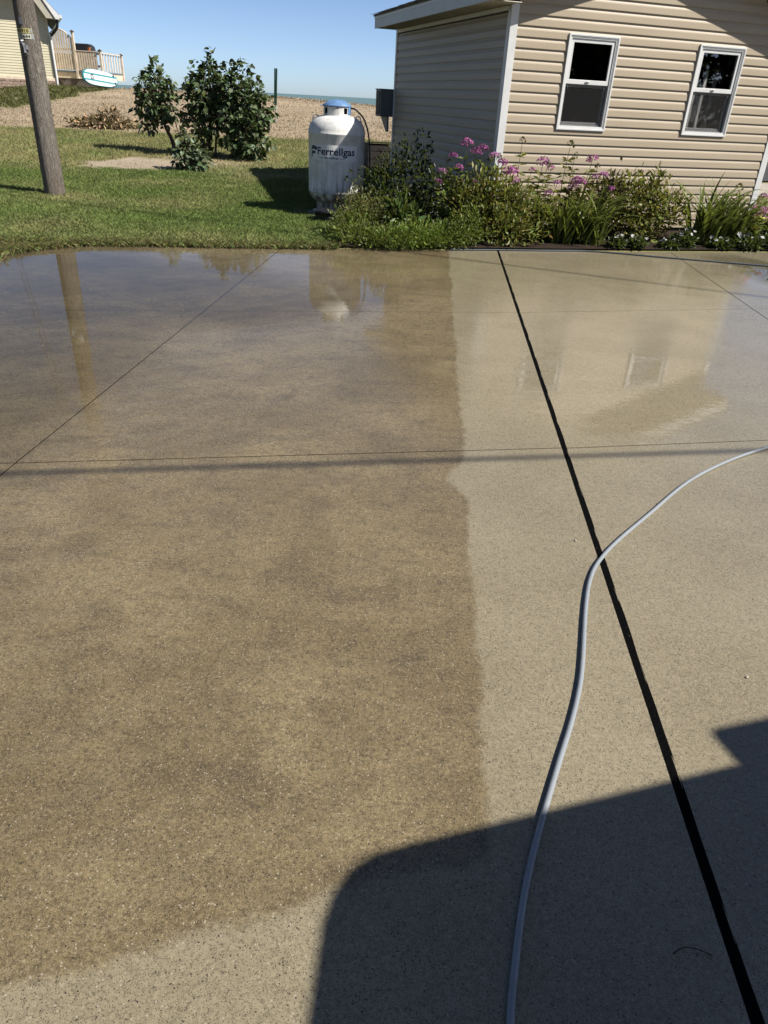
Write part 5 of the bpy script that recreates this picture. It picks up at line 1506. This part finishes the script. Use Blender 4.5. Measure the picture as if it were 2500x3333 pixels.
# plan outline shaped to the wanted shadow: rounded front left corner, front edge running to the right
pts_in = [(1.475, -4.2), (1.490, .42)]
arc = [(1.500, .62), (1.518, .69), (1.553, .75), (1.61, .795), (1.70, .827)]
rest = [(2.60, 1.115), (3.25, 1.32), (3.42, 1.30), (3.52, 1.18), (3.56, .9), (3.56, -4.2)]
outl = [dirpt(*p) for p in pts_in + arc + rest]
g = G()
n_ = len(outl); cx_, cy_ = (sum(p[0] for p in outl) / n_, sum(p[1] for p in outl) / n_)
rings = [(.32, .985), (.36, 1.0), (1.05, 1.0), (1.75, .99), (1.92, .985), (VH, .96)]
v = []
for (z, sc) in rings:
    for p in outl: v.append((cx_ + (p[0] - cx_) * sc, cy_ + (p[1] - cy_) * (sc if sc > .97 else .985), z))
f = []
for q in range(len(rings) - 1): f += [(q * n_ + i, q * n_ + (i + 1) % n_, (q + 1) * n_ + (i + 1) % n_, (q + 1) * n_ + i) for i in range(n_)]
f += [tuple(range(n_ - 1, -1, -1)), tuple((len(rings) - 1) * n_ + i for i in range(n_))]
g.add(v, f); g.obj('body', M['van_paint'], van, smooth=True, auto=30)
for (x, y) in ((.06, -.55), (.06, -3.9), (1.66, -.55), (1.66, -3.9)):
    g = G(); g.lathe([(.10, -.11), (.31, -.11), (.34, -.07), (.34, .07), (.31, .11), (.10, .11)], 28); o = g.obj('wheel', M['tyre'], van, smooth=True, auto=35); o.location = (x, y, .34); o.rotation_euler = (0, rad(90), 0)
    g = G(); g.lathe([(.001, -.115), (.2, -.112), (.2, .112), (.001, .115)], 20, cap=False); g.obj('rim', M['metal'], o, smooth=True, auto=35)
g = G(); g.add([(.05, .20, 1.15), (1.45, .665, 1.15), (1.42, .63, 1.75), (.08, .185, 1.75)], [(0, 1, 2, 3)])
o = g.obj('windscreen', M['dark_glass'], van); o.location = (0.02, .03, 0)
for (y0, y1) in ((-1.1, -.25), (-2.2, -1.25), (-3.5, -2.4)):
    g = G(); g.box(-.165, -.150, y0, y1, 1.15, 1.65); g.obj('side_window', M['dark_glass'], van, bevel=.01)
rb_ = empty('shadow_roof_box', (3.148, .766, VH + .06), rad(17.6), 'unseen dark box added on the van roof to make the step in its shadow', 'roof box')  # unseen box, added for the step in the van's shadow
g = G(); g.prism([(0.0, -1.6), (.75, -1.6), (.75, .15), (.0, .15)], 'z', 0, .27); g.obj('shell', M['black_plastic'], rb_, bevel=.03)
for yy in (-1.2, -.2): g = G(); g.box(-.1, .85, yy, yy + .05, -.06, .0); g.obj('crossbar', M['metal'], rb_)

# ------------------------------------------------------------------ shade trees off to the right, mirrored in the shed's panes; left and rear ones added to block sky light
def offscreen_tree(x, y, H, label):
    root = empty('offscreen_tree', (x, y, 0), 0, label, 'tree', 'shade trees')
    g_ = G(); g_.tube(smooth_path([(0, 0, -.1), (.1, .05, 1.5), (0, .1, H * .5), (.1, 0, H * .8)], 5), [.26 - .011 * i for i in range(16)], 12)
    for k in range(7):
        a = k * .9; g_.tube(smooth_path([(0, 0, 1.6 + .3 * k), (1.2 * math.cos(a), 1.2 * math.sin(a), 2.6 + .4 * k), (2.4 * math.cos(a), 2.4 * math.sin(a), 3.2 + .5 * k)], 4), [.09 - .008 * i for i in range(9)], 7)
    g_.obj('trunk', M['bark'], root, smooth=True)
    P, u = blob_points([(0, 0, H * .55, 2.6, 2.6, H * .36), (1.2, .8, H * .4, 1.9, 1.9, 1.6), (-1.0, -.9, H * .38, 1.9, 1.9, 1.5), (.6, -1.4, H * .34, 1.8, 1.8, 1.5), (-.8, 1.3, H * .34, 1.8, 1.8, 1.5)], 5200, .25)
    P[:, 2] = np.maximum(P[:, 2], .9)
    V_, F_, C_ = leaves(P, u + rng.normal(0, .6, u.shape), .34 * rng.uniform(.6, 1.3, len(P)), 'oval', shade((.045, .07, .02), len(P), .4, .15))
    np_obj('crown', V_, F_, M['leaf'], C_, root, kind='stuff')
offscreen_tree(16.8, -2.2, 8.0, 'leafy shade tree right behind the viewer, mirrored in the left pane')
offscreen_tree(20.5, 2.6, 7.5, 'leafy shade tree to the right, mirrored in the right pane')
offscreen_tree(21.5, -7.5, 9.0, 'leafy shade tree farthest behind on the right')
for (x, y, H, lb) in ((-15.0, -1.0, 8.5, 'unseen tree added far left of the driveway to block sky light, nearest one'), (-17.5, -8.0, 9.5, 'unseen tree added left behind the viewer to block sky light'), (-21.0, 5.5, 8.5, 'unseen tree added farthest out on the left to block sky light'), (-8.0, -13.0, 9.0, 'unseen tree added directly behind the viewer to block sky light')):
    offscreen_tree(x, y, H, lb)  # unseen occluders, added to dim sky light on walls and slabs
# small litter on the slabs
def pebble(x, y, r_, label):
    g_ = G(); g_.lathe([(r_ * .5, 0), (r_, r_ * .35), (r_ * .85, r_ * .8), (r_ * .3, r_ * 1.1)], 9); o = g_.obj('pebble', M['path'], smooth=True)
    o.location = (x, y, 0); o.rotation_euler = (0, 0, random.uniform(0, 6)); o.scale = (1.3, .8, .8); tag(o, label, 'pebble', 'pebbles on the driveway')
pebble(1.19, 1.75, .006, 'small tan pebble on the clean slab right of the black joint')
pebble(.80, 2.53, .006, 'pale pebble on the black joint above the hose crossing')
pebble(4.17, 8.35, .025, 'pale lump at the edge of the right puddle')
g = G(); g.tube(smooth_path([(.666, .866, .003), (.690, .877, .008), (.715, .876, .009), (.738, .870, .006), (.750, .866, .003)], 5), .0012, 6)
tag(g.obj('twig', M['dark_wood'], smooth=True), 'thin dark twig beside the black joint in the van shadow', 'twig')

P = np.stack([rng.uniform(-4.0, -1.6, 90), rng.uniform(4.6, 8.0, 90), np.full(90, .0055)], 1)
P = P[P[:, 1] < edge(P[:, 0]) - .03]
D = rng.normal(0, 1, P.shape); D[:, 2] = rng.uniform(0, .12, len(P))
V_, F_, C_ = leaves(P, D, .014 * rng.uniform(.4, 1.6, len(P)), 'lance', shade((.45, .40, .28), len(P), .5, .1), np.zeros(len(P)))
tag(np_obj('leaf_litter', V_, F_, M['dry'], C_), 'tiny pale flecks of leaf litter floating on the back puddle', 'litter', kind='stuff')
NG = 70
yy = rng.uniform(.7, 9.1, NG); P = np.stack([.755 + .0507 * yy + rng.normal(0, .014, NG), yy, np.full(NG, .001)], 1)
D = rng.normal(0, 1, P.shape); D[:, 2] = .2
V_, F_, C_ = leaves(P, D, .0045 * rng.uniform(.4, 1.5, NG), 'oval', shade((.36, .30, .20), NG, .4, .1))
tag(np_obj('joint_grit', V_, F_, M['dry'], C_), 'pale sand grains scattered along the black joint', 'grit', kind='stuff')
